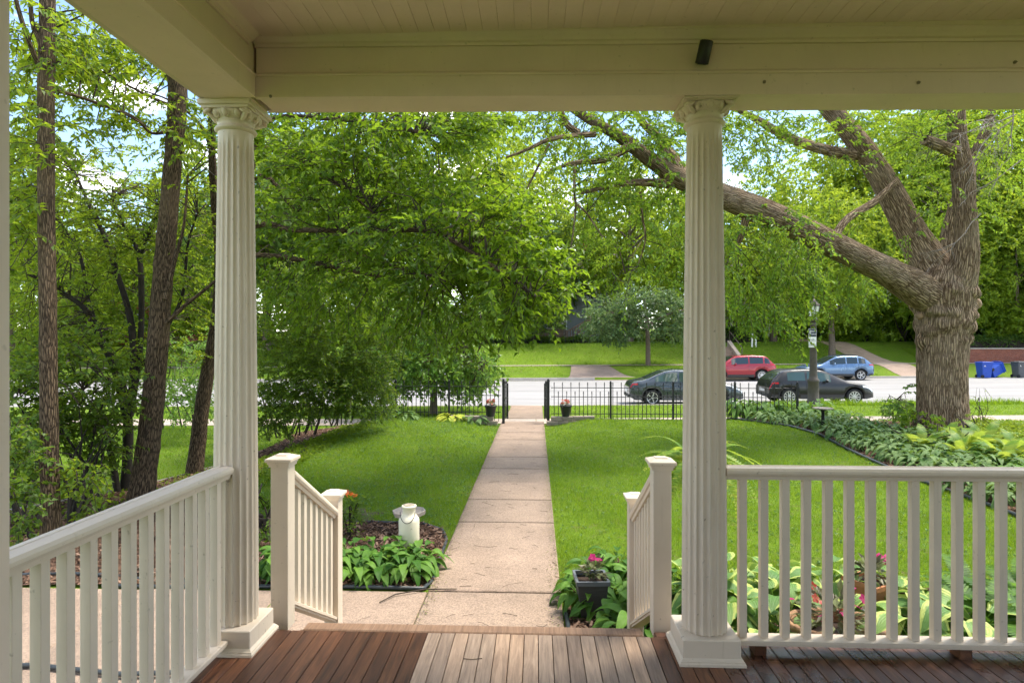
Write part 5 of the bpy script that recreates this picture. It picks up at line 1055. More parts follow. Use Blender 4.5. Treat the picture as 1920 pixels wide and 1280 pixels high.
shrub("dark leafy shrub low between the two left tree trunks", [(160, 720, 90, 90, 8.8, 10.5, 300), (60, 760, 60, 120, 8.2, 10, 260), (170, 820, 60, 50, 9, 10.5, 110)], (150, 960, 40, -1.05), 9, .085, .028, 13, .38, LF_DARK, 23)
shrub("leafy shrub at the left edge below the forked trunk", [(40, 860, 40, 70, 6.8, 7.6, 90), (30, 940, 30, 50, 6.6, 7.4, 40)], (40, 1000, 20, -1.0), 5, .075, .03, 11, .3, LF_DARK, 24, hgt=1.3, spread=.4)
shrub("light green shrub behind the leaning trunk", [(340, 690, 70, 60, 15, 18, 190), (330, 740, 60, 40, 15, 18, 90), (420, 700, 60, 100, 15, 18, 160)], (330, 800, 40, -1.05), 8, .09, .03, 13, .45, LF_MAPLE, 25, hgt=2.2)
shrub("small cut sapling with sprouting leaves beside the forked trunk", [(150, 905, 35, 60, 6.9, 7.6, 22), (190, 890, 25, 25, 7, 7.5, 8)], (135, 985, 12, -.98), 4, .075, .03, 9, .25, LF_ROUND, 26, hgt=1.2, spread=.35, thr=-.6)
shrub("low green ground cover shrub behind the left newel post", [(487, 960, 22, 40, 7.5, 8.6, 60), (500, 1010, 25, 45, 6.6, 7.5, 60)], (490, 1010, 15, -.8), 6, .06, .02, 10, .25, LF_DARK, 27, hgt=.6, spread=.3)
# boulevard maple
tm, am = tree_from("young_maple_tree", "small maple with pale trunk in the boulevard behind the left fence", [[(813, 775, 21.6, 8), (813, 740, 21.6, 6.5), (812, 690, 21.6, 6), (810, 640, 21.6, 5), (806, 590, 21.6, 3.5), (800, 540, 21.6, 2)], [(811, 670, 21.6, 4), (840, 655, 21.2, 3), (880, 652, 20.8, 2), (910, 680, 20.5, 1.2)], [(811, 650, 21.6, 4), (770, 630, 21.3, 3), (720, 640, 21, 2), (680, 680, 20.8, 1.2)], [(808, 620, 21.6, 3), (860, 590, 22, 2), (900, 600, 22.2, 1)], [(812, 690, 21.6, 3), (780, 675, 22, 2), (740, 690, 22.4, 1.2)]], BARK_L, 10, .06)
foliage(tm, [(780, 650, 150, 60, 19.5, 24, 520), (850, 690, 80, 38, 19.5, 23, 250), (740, 690, 90, 45, 19.5, 23, 240), (790, 590, 120, 45, 20, 24, 220), (890, 700, 40, 30, 19.8, 21.5, 70)], .17, .062, 10, .6, LF_MAPLE, am, -.25, .55, .8, conn=.3, seed=31, tw=(.01, .004))
# crab-like tree across the street, small dark tree, conifer
tcx, acx = tree_from("crabapple_tree", "broad grey-green tree with slim trunk on the far lawn", [[(1215, 688, 45.5, 5), (1215, 650, 45.5, 4.5), (1214, 620, 45.5, 4), (1212, 590, 45.5, 3), (1208, 560, 45.5, 1.5)], [(1214, 615, 45.5, 3), (1180, 595, 45, 2), (1140, 585, 44.6, 1)], [(1214, 610, 45.5, 3), (1250, 590, 45.5, 2), (1285, 580, 45.5, 1)]], BARK_L, 8, .05)
foliage(tcx, [(1200, 585, 95, 38, 42.5, 49, 420), (1150, 605, 55, 26, 43, 47, 180), (1260, 600, 40, 34, 43, 48, 140), (1220, 560, 70, 25, 43, 48, 120)], .26, .085, 11, .95, LF_CRAB, acx, -.3, .35, .5, conn=.2, seed=33, tw=(.015, .006))
tds, ads = tree_from("dark_small_tree", "small dark rounded tree at the top of the far lawn", [[(1000, 645, 56, 5), (1000, 625, 56, 4), (998, 600, 56, 3), (995, 570, 56, 2)]], BARK_D, 7, .05)
foliage(tds, [(1000, 590, 60, 35, 53, 59, 260), (960, 600, 40, 25, 53, 58, 120)], .3, .09, 10, 1.0, LF_BG2, ads, -.3, .35, .5, conn=.2, seed=34, tw=(.015, .006))
def conifer(px, d, top, base, label, seed):
    b = P(px, base, d); b.z = g1(b.x, b.y); tp = P(px, top, d).z; h = tp - b.z; t = thing("spruce_tree", label, "tree", b); MB().tube([(0, 0, -.1), (0, 0, h * .5), (0, 0, h)], [.25, .16, .03], 8).build("trunk", BARK_D, t)
    n = 900; zz = rng.random(n) ** .8 * h * .92 + h * .08; rr_ = (1 - zz / h) * h * .22 + .2; a = rng.uniform(0, 6.28, n); q = rng.uniform(.25, 1, n); O = np.stack([np.cos(a) * rr_ * q, np.sin(a) * rr_ * q, zz - rr_ * q * .25], -1); T = nrm(np.stack([np.cos(a), np.sin(a), np.full(n, -.35)], -1) + rng.normal(0, .2, (n, 3)))
    V, Fc, m_, e_ = sprays(O, T, np.full(n, .8), 14, .28, .035, .4, .6, .2); link("crown", np_mesh("crown", V, Fc), LF_CON, t)
conifer(1112, 76, 345, 640, "tall dark spruce across the street left of the right column", 1); conifer(925, 62, 300, 640, "tall dark spruce behind the near branches", 2)

# generic far trees
def crown_mesh(name, rx, rz, zc, n, m, ll, lw, slen, seed):
    r2 = np.random.default_rng(seed); d = nrm(r2.normal(0, 1, (n, 3))); q = r2.random(n) ** .45; O = d * q[:, None] * np.array([rx, rx, rz]); bump = 1 + .28 * np.array([mnoise.noise(Vector(v) * 2.1 + Vector((seed, 0, 0))) for v in d]); O = O * bump[:, None] + np.array([0, 0, zc])
    k = np.array([mnoise.noise(Vector(p) * .42 + Vector((0, seed, 0))) > -.16 for p in O]); O = O[k]; d = d[k]; T = nrm(d * .8 + r2.normal(0, .6, O.shape) + np.array([0, 0, -.25])); V, Fc, mid, end = sprays(O, T, np.full(len(O), slen) * r2.uniform(.6, 1.3, len(O)), m, ll, lw, .55, .8); return np_mesh(name, V, Fc), O
def far_tree_proto(name, label, h, rx, rz, zc, mat, n, seed, ll=.3, lw=.10):
    t = thing(name, label, "tree", (0, 0, 0)); me, O = crown_mesh("crown", rx, rz, zc, n, 11, ll, lw, 1.1, seed); link("crown", me, mat, t); random.seed(seed); mb = MB(); mb.tube([(0, 0, -.3), (.05, 0, 1.2), (.0, .1, h * .3), (.1, 0, h * .55), (0, 0, h * .85)], [.34, .26, .22, .15, .04], 9, wob=.08)
    for k in range(12):
        z = h * U(.25, .6); a = U(0, 6.28); l = rx * U(.5, .9); mb.tube([(0, 0, z), (math.cos(a) * l * .4, math.sin(a) * l * .4, z + l * .3), (math.cos(a) * l, math.sin(a) * l, z + l * .7)], [.1, .06, .02], 6)
    mb.build("trunk", BARK_L, t); return t
protos = [far_tree_proto("leafy_tree", "x", 13, 5.6, 5.6, 8.6, LF_BG, 1900, 41), far_tree_proto("leafy_tree", "x", 14, 5.0, 6.2, 9.0, LF_BG, 1800, 42), far_tree_proto("leafy_tree", "x", 12, 6.0, 4.8, 7.6, LF_BG2, 1900, 43)]
far = [  # px, Y, scale, proto, label
    (20, 52, 1.35, 0, "far tree at the left edge behind the forked trunk"), (330, 62, 1.25, 1, "far tree behind the leaning left trunk"), (130, 48.8, .8, 0, "bright small tree before the brick house"), (250, 50.5, .75, 1, "bright small tree right of the brick house corner"), (400, 49.5, .85, 0, "bright small tree behind the corner column"), (500, 53, 1.5, 2, "far tree just right of the corner column"), (640, 68, 1.85, 0, "tall far tree behind the near hanging branches"), (700, 51, 1.1, 2, "far tree behind the small boulevard maple"), (830, 58, 1.6, 0, "far tree left of the dark spruce"),
    (955, 74, 1.75, 1, "yellow-green far tree in the middle above the gate"), (1010, 64, 1.1, 2, "far tree behind the wooden deck"), (1180, 60, 1.25, 0, "bright far tree above the crabapple"), (1265, 70, 1.2, 1, "far tree just left of the right column"), (1330, 56, .95, 0, "far tree behind the right column"), (1450, 58, 1.12, 1, "bright far tree above the red car"), (1610, 66, 1.6, 0, "bright far tree seen under the long limb"), (1560, 50, .9, 0, "far tree with bare trunk behind the blue car"), (1710, 60, 1.7, 1, "far tree behind the forked trunk"), (1830, 54, 1.45, 0, "bright far tree above the brick wall"), (1930, 60, 1.8, 1, "tall far tree at the right picture edge"), (1880, 72, 1.3, 2, "darker far tree behind the brick wall trees"),
    (1905, 50.5, .8, 0, "bushy bright tree right behind the hedge at the right edge"), (1790, 49.8, .62, 1, "small bright tree behind the hedge beside the forked trunk"), (1990, 53, 1.1, 2, "darker tree beyond the right edge of the hedge"), (-120, 66, 1.3, 0, "far tree beyond the left picture edge"), (2080, 58, 1.2, 0, "far tree beyond the right picture edge"), (560, 84, 2.0, 0, "distant tall tree over the shrubs"), (1120, 88, 1.35, 0, "distant tree above the gate walk"), (1500, 90, 1.35, 2, "distant tree over the street lamp"), (1760, 92, 2.2, 0, "distant tree behind the upright limb"), (180, 84, 1.3, 2, "distant tree over the brick house")]
used = set()
for px, Y, s, k, lab in far:
    o = protos[k] if k not in used else copy_tree(protos[k]); used.add(k); x = px2x(px, Y); o.location = (x, Y, g1(x, Y)); o.rotation_euler = (0, 0, U(0, 6.28)); o.scale = (s, s, s * U(.95, 1.08)); tag(o, lab, "tree", "trees across the street")
# understorey shrubs across the street
def bush_proto(mat, seed):
    t = thing("far_shrub", "x", "shrub", (0, 0, 0)); me, O = crown_mesh("foliage", 2.6, 1.9, 1.7, 700, 9, .26, .09, .8, seed); link("foliage", me, mat, t); mb = MB(); random.seed(seed)
    for k in range(6): a = U(0, 6.28); mb.tube([(U(-.3, .3), U(-.3, .3), -.2), (math.cos(a) * .5, math.sin(a) * .5, 1), (math.cos(a) * 1.2, math.sin(a) * 1.2, 2.2)], [.05, .035, .015], 6)
    mb.build("stems", BARK_D, t)["kind"] = "stuff"; return t
bp = [bush_proto(LF_BG, 81), bush_proto(LF_BG2, 82)]; usedb = set()
for px, Y, sc_, k, lab in [(60, 56, 1.1, 0, "bright shrub before the brick house, by the forked trunk"), (200, 57, .9, 1, "green shrub under the brick house windows"), (300, 55, 1.1, 0, "bright shrub behind the leaning trunk"), (440, 56, 1.1, 1, "green shrub behind the corner column"), (560, 57, 1.2, 0, "bright shrub behind the bank shrubs"), (680, 55, 1.1, 1, "green shrub over the left fence"), (790, 58, 1.3, 1, "green shrub behind the maple trunk"), (880, 60, 1.2, 1, "green shrub left of the far fence"), (960, 63, 1.1, 1, "green shrub left of the wooden deck"), (1175, 62, .8, 1, "dark shrub right of the wooden deck"), (1290, 60, 1.2, 0, "bright shrub left of the garden steps"), (1450, 64, 1.1, 0, "bright shrub right of the cream house porch"), (1530, 66, 1.2, 1, "green shrub at the driveway head"), (1600, 62, 1.2, 0, "bright shrub above the far driveway"), (1680, 60, 1.2, 0, "bright shrub left of the ash trunk"), (1760, 58, 1.2, 1, "green shrub behind the ash trunk"), (1840, 55, 1.2, 0, "bright shrub above the upright blue bin"), (1910, 54, 1.3, 1, "green shrub above the dark grey bin"), (1990, 55, 1.3, 0, "bright shrub beyond the right edge"), (1875, 51.5, 1.25, 0, "bright shrub right behind the hedge over the leaning bin"), (1935, 51, 1.3, 0, "bright shrub right behind the hedge at the edge"), (1690, 55, 1.3, 0, "bright shrub between the far driveway and the ash trunk"), (1620, 57, 1.1, 0, "bright shrub at the upper end of the far lawn")]:
    o = bp[k] if k not in usedb else copy_tree(bp[k]); usedb.add(k); x = px2x(px, Y); o.location = (x, Y, g1(x, Y)); o.rotation_euler = (0, 0, px * .7); o.scale = (sc_ * 1.2, sc_, sc_); tag(o, lab, "shrub", "shrubs across the street")
# hedges / far planting
def leaf_box(name, label, x0, x1, y0, y1, z0, z1, n, ll, lw, mat, cat="hedge"):
    t = thing(name, label, cat); O = np.stack([rng.uniform(x0, x1, n), rng.uniform(y0, y1, n), z0 + (z1 - z0) * rng.random(n) ** .6], -1); O[:, 2] += .12 * np.sin(O[:, 0] * 1.9) * (O[:, 2] - z0) / (z1 - z0); T = nrm(rng.normal(0, 1, (n, 3)) + np.array([0, -.4, .5])); V, Fc, m_, e_ = sprays(O, T, np.full(n, .25), 8, ll, lw, .2); link("foliage", np_mesh("foliage", V, Fc), mat, t); MB().box(x0 + .1, x1 - .1, y0 + .15, y1, z0, z1 - .2).build("inner_branches", BARK_D, t)
leaf_box("clipped_hedge", "clipped green hedge along the top of the brick wall", xw0 + .1, xw1, 48.5, 49.6, zw + 1.05, zw + 1.95, 3000, .13, .05, LF_HEDGE)
xh = px2x(1352, 57); leaf_box("clipped_hedge", "rounded green hedge in front of the cream house", xh, xh + 4.2, 57, 58.6, g1(xh, 57) - .1, g1(xh, 57) + 1.35, 1500, .15, .055, LF_HEDGE)
xh = px2x(925, 57.6); leaf_box("ground_planting", "low dark planting along the far fence", xh, xh + 10.5, 57.4, 58.4, g1(xh, 57), g1(xh, 57) + .55, 900, .2, .06, LF_BG2, "planting")
xh = px2x(1230, 60); leaf_box("clipped_hedge", "dark hedge behind the crabapple tree", xh, xh + 4, 59, 60.5, g1(xh, 60) - .1, g1(xh, 60) + 1.1, 900, .15, .055, LF_BG2)
# ------------------------------------------------------------------ garden plants, pots and small things
def hosta_leaf(name, l, w, arch, cup, nu=5, nv=7, wave=.0):
    V = []; uv = []; Fc = []
    for j in range(nv):
        t = j / (nv - 1); wd = w * (math.sin(math.pi * min(1, t * .94 + .05) ** .75)) ** .8 if t < 1 else 0.002
        cy = l * (t - .12 * arch * t * t); cz = l * (.35 * t - (.35 + arch * .6) * t * t)
        for i in range(nu):
            u = i / (nu - 1); s = (u - .5) * 2; V.append((s * wd, cy, cz + cup * wd * abs(s) ** 1.3 + wave * l * math.sin(t * 9 + s * 2) * abs(s))); uv.append((u, t))
    for j in range(nv - 1):
        for i in range(nu - 1): a = j * nu + i; Fc.append((a, a + 1, a + nu + 1, a + nu))
    return np_mesh(name, V, Fc, uv, True)
def leafset(l, w, mat, k=4, **kw):
    out = []
    for i in range(k):
        me = hosta_leaf("leaf", l, w * U(.85, 1.15), U(.35, 1.0), U(.15, .5), wave=U(0, .02), **kw); me.materials.append(mat); out.append(me)
    return out
LS_G = leafset(.17, .036, HOSTA, 5); LS_V = leafset(.27, .095, HOSTA_V, 5); LS_R = leafset(.19, .046, HOSTA, 5); LS_GB = leafset(.27, .10, HOSTA, 3)
ORD = ['first', 'second', 'third', 'fourth', 'fifth', 'sixth', 'seventh', 'eighth', 'ninth', 'tenth', 'eleventh', 'twelfth']
def hosta(x, y, n, ls, stem, label, group, sc=1.0, name="hosta_plant"):
    z = g1(x, y) + .02; t = thing(name, label, "plant", (x, y, z), U(0, 6.28), group); mb = MB()
    for k in range(n):
        a = k * 2.39996 + U(-.3, .3); q = math.sqrt((k + .5) / n); el = 1.25 - .85 * q + U(-.1, .1); sl = stem * (.75 + .35 * (1 - q)) * U(.85, 1.15) * sc
        tip = Vector((math.cos(a) * math.cos(el) * sl, math.sin(a) * math.cos(el) * sl, math.sin(el) * sl)); mb.tube([(0, 0, 0), tip * .55 + Vector((0, 0, .02)), tip], .0035, 4, False)
        o = link("leaf", random.choice(ls), None, t); o.location = tip; o.rotation_euler = (U(-.1, .25) - .55 * q + .25, U(-.25, .25), a - math.pi / 2); s = sc * U(.75, 1.15); o.scale = (s, s, s)
    tag(mb.build("stalks", HOSTA, t), None, None, kind="stuff")
for i, (x, y) in enumerate([(-2.28, 5.75), (-2.0, 5.78), (-1.74, 5.74), (-1.48, 5.76), (-1.24, 5.8), (-2.15, 6.02), (-1.87, 6.05), (-1.6, 6.02), (-1.34, 6.06), (-1.17, 6.0), (-2.45, 5.95), (-2.6, 5.72)]): hosta(x, y, 36, LS_G, .20, ("green hosta in the milk can bed, " + ["third from the left in the front row", "fourth from the left in the front row", "fifth from the left in the front row", "second from the right in the front row", "rightmost in the front row", "leftmost in the back row", "second from the left in the back row", "third from the left in the back row", "second from the right in the back row", "rightmost in the back row", "second from the left in the front row", "leftmost in the front row"][i]), "hostas in the milk can bed", U(1.05, 1.25))
for i, (x, y) in enumerate([(.42, 5.25), (.55, 5.62), (.78, 5.95), (.75, 5.45), (1.0, 5.7), (.62, 5.05), (.95, 5.2), (1.25, 5.4), (1.18, 5.0), (.78, 4.62), (1.05, 4.5), (1.4, 4.9)]): hosta(x, y, 30, LS_R, .25, "light green hosta by the square planter, " + ["nearest the path edge", "second along the path edge", "farthest out on the lawn side", "in the middle of the clump", "back right beside the lawn", "directly behind the planter", "right behind the planter", "at the right lawn corner", "behind the stair railing balusters", "just right of the planter", "low right of the planter", "beside the right column base"][i], "hostas around the square planter", U(.95, 1.15))
for i, (x, y) in enumerate([(.55, 4.15), (.85, 4.1)]): hosta(x, y, 14, LS_R, .2, "low green hosta at the stair railing, " + ["nearer the square planter", "nearer the right column"][i], "low hostas at the stair railing", 1.0)
for i, (x, y) in enumerate([(1.35, 5.35), (1.75, 5.5), (2.15, 5.4), (2.55, 5.45), (2.95, 5.3), (1.5, 4.95), (1.95, 4.95), (2.85, 4.85), (3.05, 4.5), (1.65, 4.5), (2.7, 4.35)]): hosta(x, y, 20, LS_V, .33, "large cream-edged hosta behind the right railing, " + ["leftmost of the back row", "second of the back row", "third of the back row", "behind the terracotta planter", "rightmost of the back row", "left in the middle row", "left of the wicker basket rim", "right of the terracotta planter", "beside the ferns", "left of the wicker basket foot", "right of the wicker basket"][i], "variegated hostas behind the right railing", U(.9, 1.15))
for i, (x, y) in enumerate([(1.3, 4.45), (1.25, 4.1), (1.55, 4.1)]): hosta(x, y, 16, LS_R, .24, "plain green hosta at the right column foot, " + ["behind the others", "nearest the column", "nearest the wicker basket"][i], "plain hostas at the right column", 1.0)
# border hostas: one mesh each, four variants shared
def hosta_joined(seed, n, l, w, stem, mat):
    random.seed(seed); V = []; Fc = []; UV = []; b = 0
    for k in range(n):
        me_v = []; a = k * 2.39996 + U(-.3, .3); q = math.sqrt((k + .5) / n); el = 1.25 - .85 * q; sl = stem * U(.8, 1.15); tip = Vector((math.cos(a) * math.cos(el) * sl, math.sin(a) * math.cos(el) * sl, math.sin(el) * sl)); M = Matrix.Translation(tip) @ Matrix.Rotation(a - math.pi / 2, 4, 'Z') @ Matrix.Rotation(U(-.2, .2), 4, 'Y') @ Matrix.Rotation(.2 - .55 * q + U(-.1, .2), 4, 'X'); ar = U(.5, 1.1); s = U(.75, 1.15)
        for j in range(4):
            t = j / 3; wd = (0.25, 1, .8, .02)[j] * w * s
            for u in (-1, 0, 1): V.append(M @ Vector((u * wd, l * s * t, l * s * (.35 * t - (.35 + ar * .6) * t * t) + .3 * wd * abs(u)))); UV.append(((u + 1) / 2, t))
        for j in range(3):
            for i in range(2): c = b + j * 3 + i; Fc.append((c, c + 1, c + 4, c + 3))
        b += 12
    me = np_mesh("hosta_plant", [tuple(v) for v in V], Fc, UV, True); me.materials.append(mat); return me
HB = [hosta_joined(60 + k, 34, .20, .042, .26, HOSTA_B) for k in range(4)]; HL = [hosta_joined(70 + k, 34, .22, .05, .26, HOSTA) for k in range(2)]
random.seed(5)
fin = inpoly([(5.5, 16.8), (6.45, 15.4), (6.65, 14.2), (6.5, 12.6), (6.4, 11), (6.35, 9.9), (6.35, 7.9), (6.4, 6.7), (9.1, 6.7), (8.9, 9.0), (8.6, 10.6), (8.3, 12.2), (8.6, 14.0), (8.3, 16.2), (7.4, 17.0)])
yy = 6.8
while yy < 17:
    xx = 5.3 + U(0, .3)
    while xx < 9.2:
        x_, y_ = xx + U(-.1, .1), yy + U(-.1, .1)
        if bool(fin(np.array([x_]), np.array([y_]))[0]):
            front = x_ < 7.9 or y_ > 12.4; me = random.choice(HB if front else HL); o = link("hosta_plant", me); s = U(.85, 1.25); o.location = (x_, y_, g1(x_, y_) + .02); o.rotation_euler = (0, 0, U(0, 6.28)); o.scale = (s, s, s); tag(o, "glossy green hosta in the border along the right lawn" if front else "light green hosta at the back of the right border", "plant", "border hostas" if front else "back border hostas")
        xx += .40
    yy += .42
for k in range(9):
    x_ = 5.5 + .33 * k; y_ = 17.15 + U(-.1, .25); o = link("hosta_plant", random.choice(HL)); s = U(1.1, 1.5); o.location = (x_, y_, g1(x_, 16.8) + .02); o.rotation_euler = (0, 0, U(0, 6)); o.scale = (s, s, s * 1.3); tag(o, ORD[k] + " bright yellow-green hosta along the fence end, counted from the right column", "plant", "hostas at the fence end")
for px, d, k in ((760, 16.4, 0), (690, 16.3, 1), (995, 16.2, 2)): pass
for (px, m_, lab) in ((755, HB[0], "white-edged hosta tuft at the left fence post"), (846, None, "yellow and green hosta clump at the left fence"), (890, HB[2], "pale flowered hosta beside the left gate flowerpot")):
    x_ = px2x(px, 16.5); me = m_
    if me is None: me = hosta_joined(90, 26, .24, .07, .2, HOSTA_Y)
    o = link("hosta_plant", me); o.location = (x_, 16.5, g1(x_, 16.5)); o.scale = (1.35, 1.2, .9); tag(o, lab, "plant")
# ferns
def frond_mesh(l, n, pl, arch, mat, name="frond"):
    V = []; Fc = []
    def pt(t): return Vector((0, l * (t - .25 * arch * t * t), l * (.75 * t - (.55 + .55 * arch) * t * t)))
    for k in range(n):
        t = .12 + .88 * k / n; p = pt(t); p2 = pt(min(1, t + .03)); ax = (p2 - p).normalized(); ln = pl * math.sin(math.pi * (t * .86 + .12)) ** .8
        for s in (-1, 1):
            d = (Vector((s, .35, -.15))).normalized() * ln; w = ax * (l / n * .8); b = len(V); V += [p - w * .5, p + w * .5, p + d * .7 + w * .45, p + d, p + d * .7 - w * .3]; Fc.append((b, b + 1, b + 2, b + 3)); Fc.append((b, b + 3, b + 4, b + 4))
    F4 = [f for f in Fc if len(set(f)) == 4]; F3 = [(f[0], f[1], f[2]) for f in Fc if len(set(f)) == 3]
    me = bpy.data.meshes.new(name); me.from_pydata([tuple(v) for v in V], [], F4 + F3); me.materials.append(mat); me.update(); return me
LF_FERN = leaf_mat("fern_green", [(.05, .13, .012), (.09, .20, .018), (.15, .28, .03)], .42, .55); LF_FERNY = leaf_mat("fern_yellow_green", [(.10, .22, .02), (.20, .33, .03), (.34, .40, .05)], .45, .5)
FR = [frond_mesh(.72, 24, .10, a, LF_FERN) for a in (.5, .8, 1.1)]; FRY = [frond_mesh(.58, 30, .055, a, LF_FERNY) for a in (.6, 1.0, 1.4)]; FRG = [frond_mesh(.5, 18, .08, a, LF_FERNY) for a in (.4, .7)]
def fern(x, y, z, n, fr, label, group, sc=1.0, el=(.0, .9), parent=None):
    t = parent or thing("fern_plant", label, "plant", (x, y, z), 0, group)
    for k in range(n):
        a = k * 2.4 + U(-.3, .3); o = link("frond", random.choice(fr), None, t); s = sc * U(.7, 1.15); o.scale = (s, s, s); o.rotation_euler = (U(*el), U(-.2, .2), a)
        if parent: o.location = (0, 0, z)
    return t
for i, (x, y) in enumerate([(3.35, 4.6), (3.7, 4.75), (3.5, 5.05), (3.95, 4.95), (3.2, 4.2), (3.6, 4.3), (4.0, 4.4)]): fern(x, y, g1(x, y) + .02, 22, FR, "green fern in the porch bed at the right, " + ["front left", "middle", "back left", "back right", "nearest the hostas", "front middle", "front right"][i], "ferns at the right end of the porch bed", U(.9, 1.15), (.1, .9))
for i, (x, y) in enumerate([(7.9, 11.6), (8.4, 12.2), (8.2, 11.0), (8.8, 11.6), (7.6, 12.3), (9.0, 12.6), (8.6, 13.0)]): fern(x, y, g1(x, y) + .02, 13, FRG, "yellow-green fern before the big ash, " + ["leftmost middle", "in the centre", "nearest the porch", "right of centre", "back left", "back right", "nearest the trunk"][i], "ferns in the right border", U(1.2, 1.6), (.3, 1.0))
# potted fern on a stand behind the right column
fp_ = P(1308, 890, 4.9); zt_ = fp_.z; zg = g1(fp_.x, fp_.y); pf = thing("potted_fern", "yellow-green fern spilling from a dark pot on a stand behind the right column", "potted plant", (fp_.x, fp_.y, zg))
hz = zt_ - zg; MB().lathe([(.075, hz - .2), (.11, hz), (.12, hz + .005), (.12, hz + .03), (.1, hz + .03), (.095, hz)], 20).build("pot", BLACKP, pf)
mb = MB()
for k in range(3): a = 2.094 * k; mb.tube([(.13 * math.cos(a), .13 * math.sin(a), 0), (.07 * math.cos(a), .07 * math.sin(a), hz * .5), (.09 * math.cos(a), .09 * math.sin(a), hz - .19)], .008, 6)
mb.lathe([(.1, hz - .21), (.1, hz - .20)], 16); mb.build("stand", METAL, pf); fern(0, 0, hz + .01, 64, FRY, None, None, 1.0, (-.5, .8), pf)
# golden ground cover and leafy plants round the ash
def ground_cover(label, poly, n, mat, ll, lw, h, m=7, name="ground_cover"):
    p = np.array(poly); a = p.min(0); b = p.max(0); x = rng.uniform(a[0], b[0], n); y_ = rng.uniform(a[1], b[1], n); k = inpoly(poly)(x, y_); x = x[k]; y_ = y_[k]; k = len(x)
    O = np.stack([x, y_, gz(x, y_) + h * rng.random(k)], -1); T = nrm(rng.normal(0, .6, (k, 3)) + np.array([0, 0, .8])); V, Fc, m_, e_ = sprays(O, T, np.full(k, h * .8), m, ll, lw, .35); tag(link(name, np_mesh(name, V, Fc), mat), label, "ground cover", kind="stuff")
ground_cover("golden yellow-green ground cover right of the hosta border", [(8.3, 7.0), (9.5, 6.6), (9.5, 9.0), (9.7, 10.6), (11.8, 12.8), (11.8, 15.4), (10.6, 15.9), (8.4, 13.4), (8.2, 11)], 15000, LF_GOLD, .065, .024, .14)
ground_cover("low green weeds on the mulch bank below the trees", [(-8.6, 6.5), (-5.6, 6.2), (-5.2, 9), (-5.6, 11.5), (-6.4, 11.8), (-7.6, 9.2)], 2600, LF_ROUND, .035, .013, .06)
ground_cover("patchy low weeds along the edging at the left lawn", [(-5.3, 9), (-4.2, 8.4), (-4.3, 10), (-4.4, 13), (-4.2, 16), (-5.2, 16.2), (-5.4, 12)], 2600, LF_ROUND, .045, .015, .07)
shrub("dark green leafy vine at the foot of the big ash", [(1745, 815, 38, 35, 13.3, 14.0, 80), (1720, 790, 30, 20, 13.4, 14.1, 40)], (1745, 850, 30, -.75), 6, .10, .035, 9, .25, LF_NEAR, 51, hgt=.5, spread=.4)
shrub("yellowing small plant right of the ash trunk foot", [(1808, 800, 18, 28, 13.2, 13.8, 26)], (1808, 838, 8, -.75), 4, .08, .022, 8, .22, LF_GOLD, 52, hgt=.55, spread=.2)
shrub("leafy green shrub left of the ash trunk foot", [(1690, 765, 35, 18, 14.6, 15.6, 60), (1700, 735, 10, 20, 14.8, 15.2, 8)], (1690, 795, 25, -.75), 6, .09, .03, 9, .25, LF_MAPLE, 53, hgt=.6, spread=.3)
shrub("wispy tall weed right of the ash trunk", [(1845, 750, 18, 22, 14.6, 15.2, 10), (1840, 785, 16, 18, 14.4, 15, 14)], (1838, 815, 8, -.75), 5, .05, .01, 7, .2, LF_ROUND, 54, hgt=.95, spread=.25, r=.004)

# milk can and bird baths
CREAM = paint_mat("enamel_cream", (.72, .66, .50), 1.0); p = PG(767, 1045, -.74)
mc = thing("milk_can", "cream painted milk can with wire handle in the left bed", "milk can", (p.x, p.y, -.745))
MB().lathe([(.10, 0), (.108, .012), (.108, .39), (.105, .415), (.085, .445), (.068, .465), (.066, .48), (.068, .53), (.074, .535), (.078, .545), (.076, .555), (.066, .557)], 32).build("body", CREAM, mc); MB().lathe([(.06, .554), (.06, .562), (.045, .566)], 24).build("lid", simple("tarnished_lid", (.32, .27, .2), .6, .4, 14, .4), mc)
mb = MB(); mb.tube([(.078 * math.cos(a), -.072 - .035 * math.sin(t), .505 - .11 * math.sin(t)) for t, a in zip(np.linspace(0, math.pi, 13), np.linspace(math.pi, 0, 13))], .0035, 6); mb.build("wire_handle", METAL, mc)
STONEP = simple("bath_stone", (.34, .29, .24), .9, .2, 8, .6, 40)
p = PG(767, 1000, -.74); bb = thing("bird_bath", "octagonal stone bird bath behind the milk can", "bird bath", (p.x, p.y, -.75)); MB().lathe([(.11, 0), (.11, .03), (.05, .06), (.05, .15), (.08, .19)], 12).build("pedestal", STONEP, bb)
MB().lathe([(.08, .19), (.19, .24), (.20, .285), (.185, .29), (.165, .26), (.02, .245)], 8, smooth=False).build("bowl", STONEP, bb)
p = PZ(1543, 14.6, 0); zt_ = P(1543, 768, 14.6).z; zg = g1(p.x, p.y); bb = thing("bird_bath", "flat grey bird bath on a thin post in the hosta border", "bird bath", (p.x, p.y, zg)); hh = zt_ - zg
MB().lathe([(.04, 0), (.035, hh - .03), (.06, hh)], 10).build("post", METAL, bb); MB().lathe([(.05, hh), (.20, hh + .02), (.235, hh + .045), (.22, hh + .05), (.18, hh + .035), (.02, hh + .03)], 20).build("bowl", STONEP, bb)
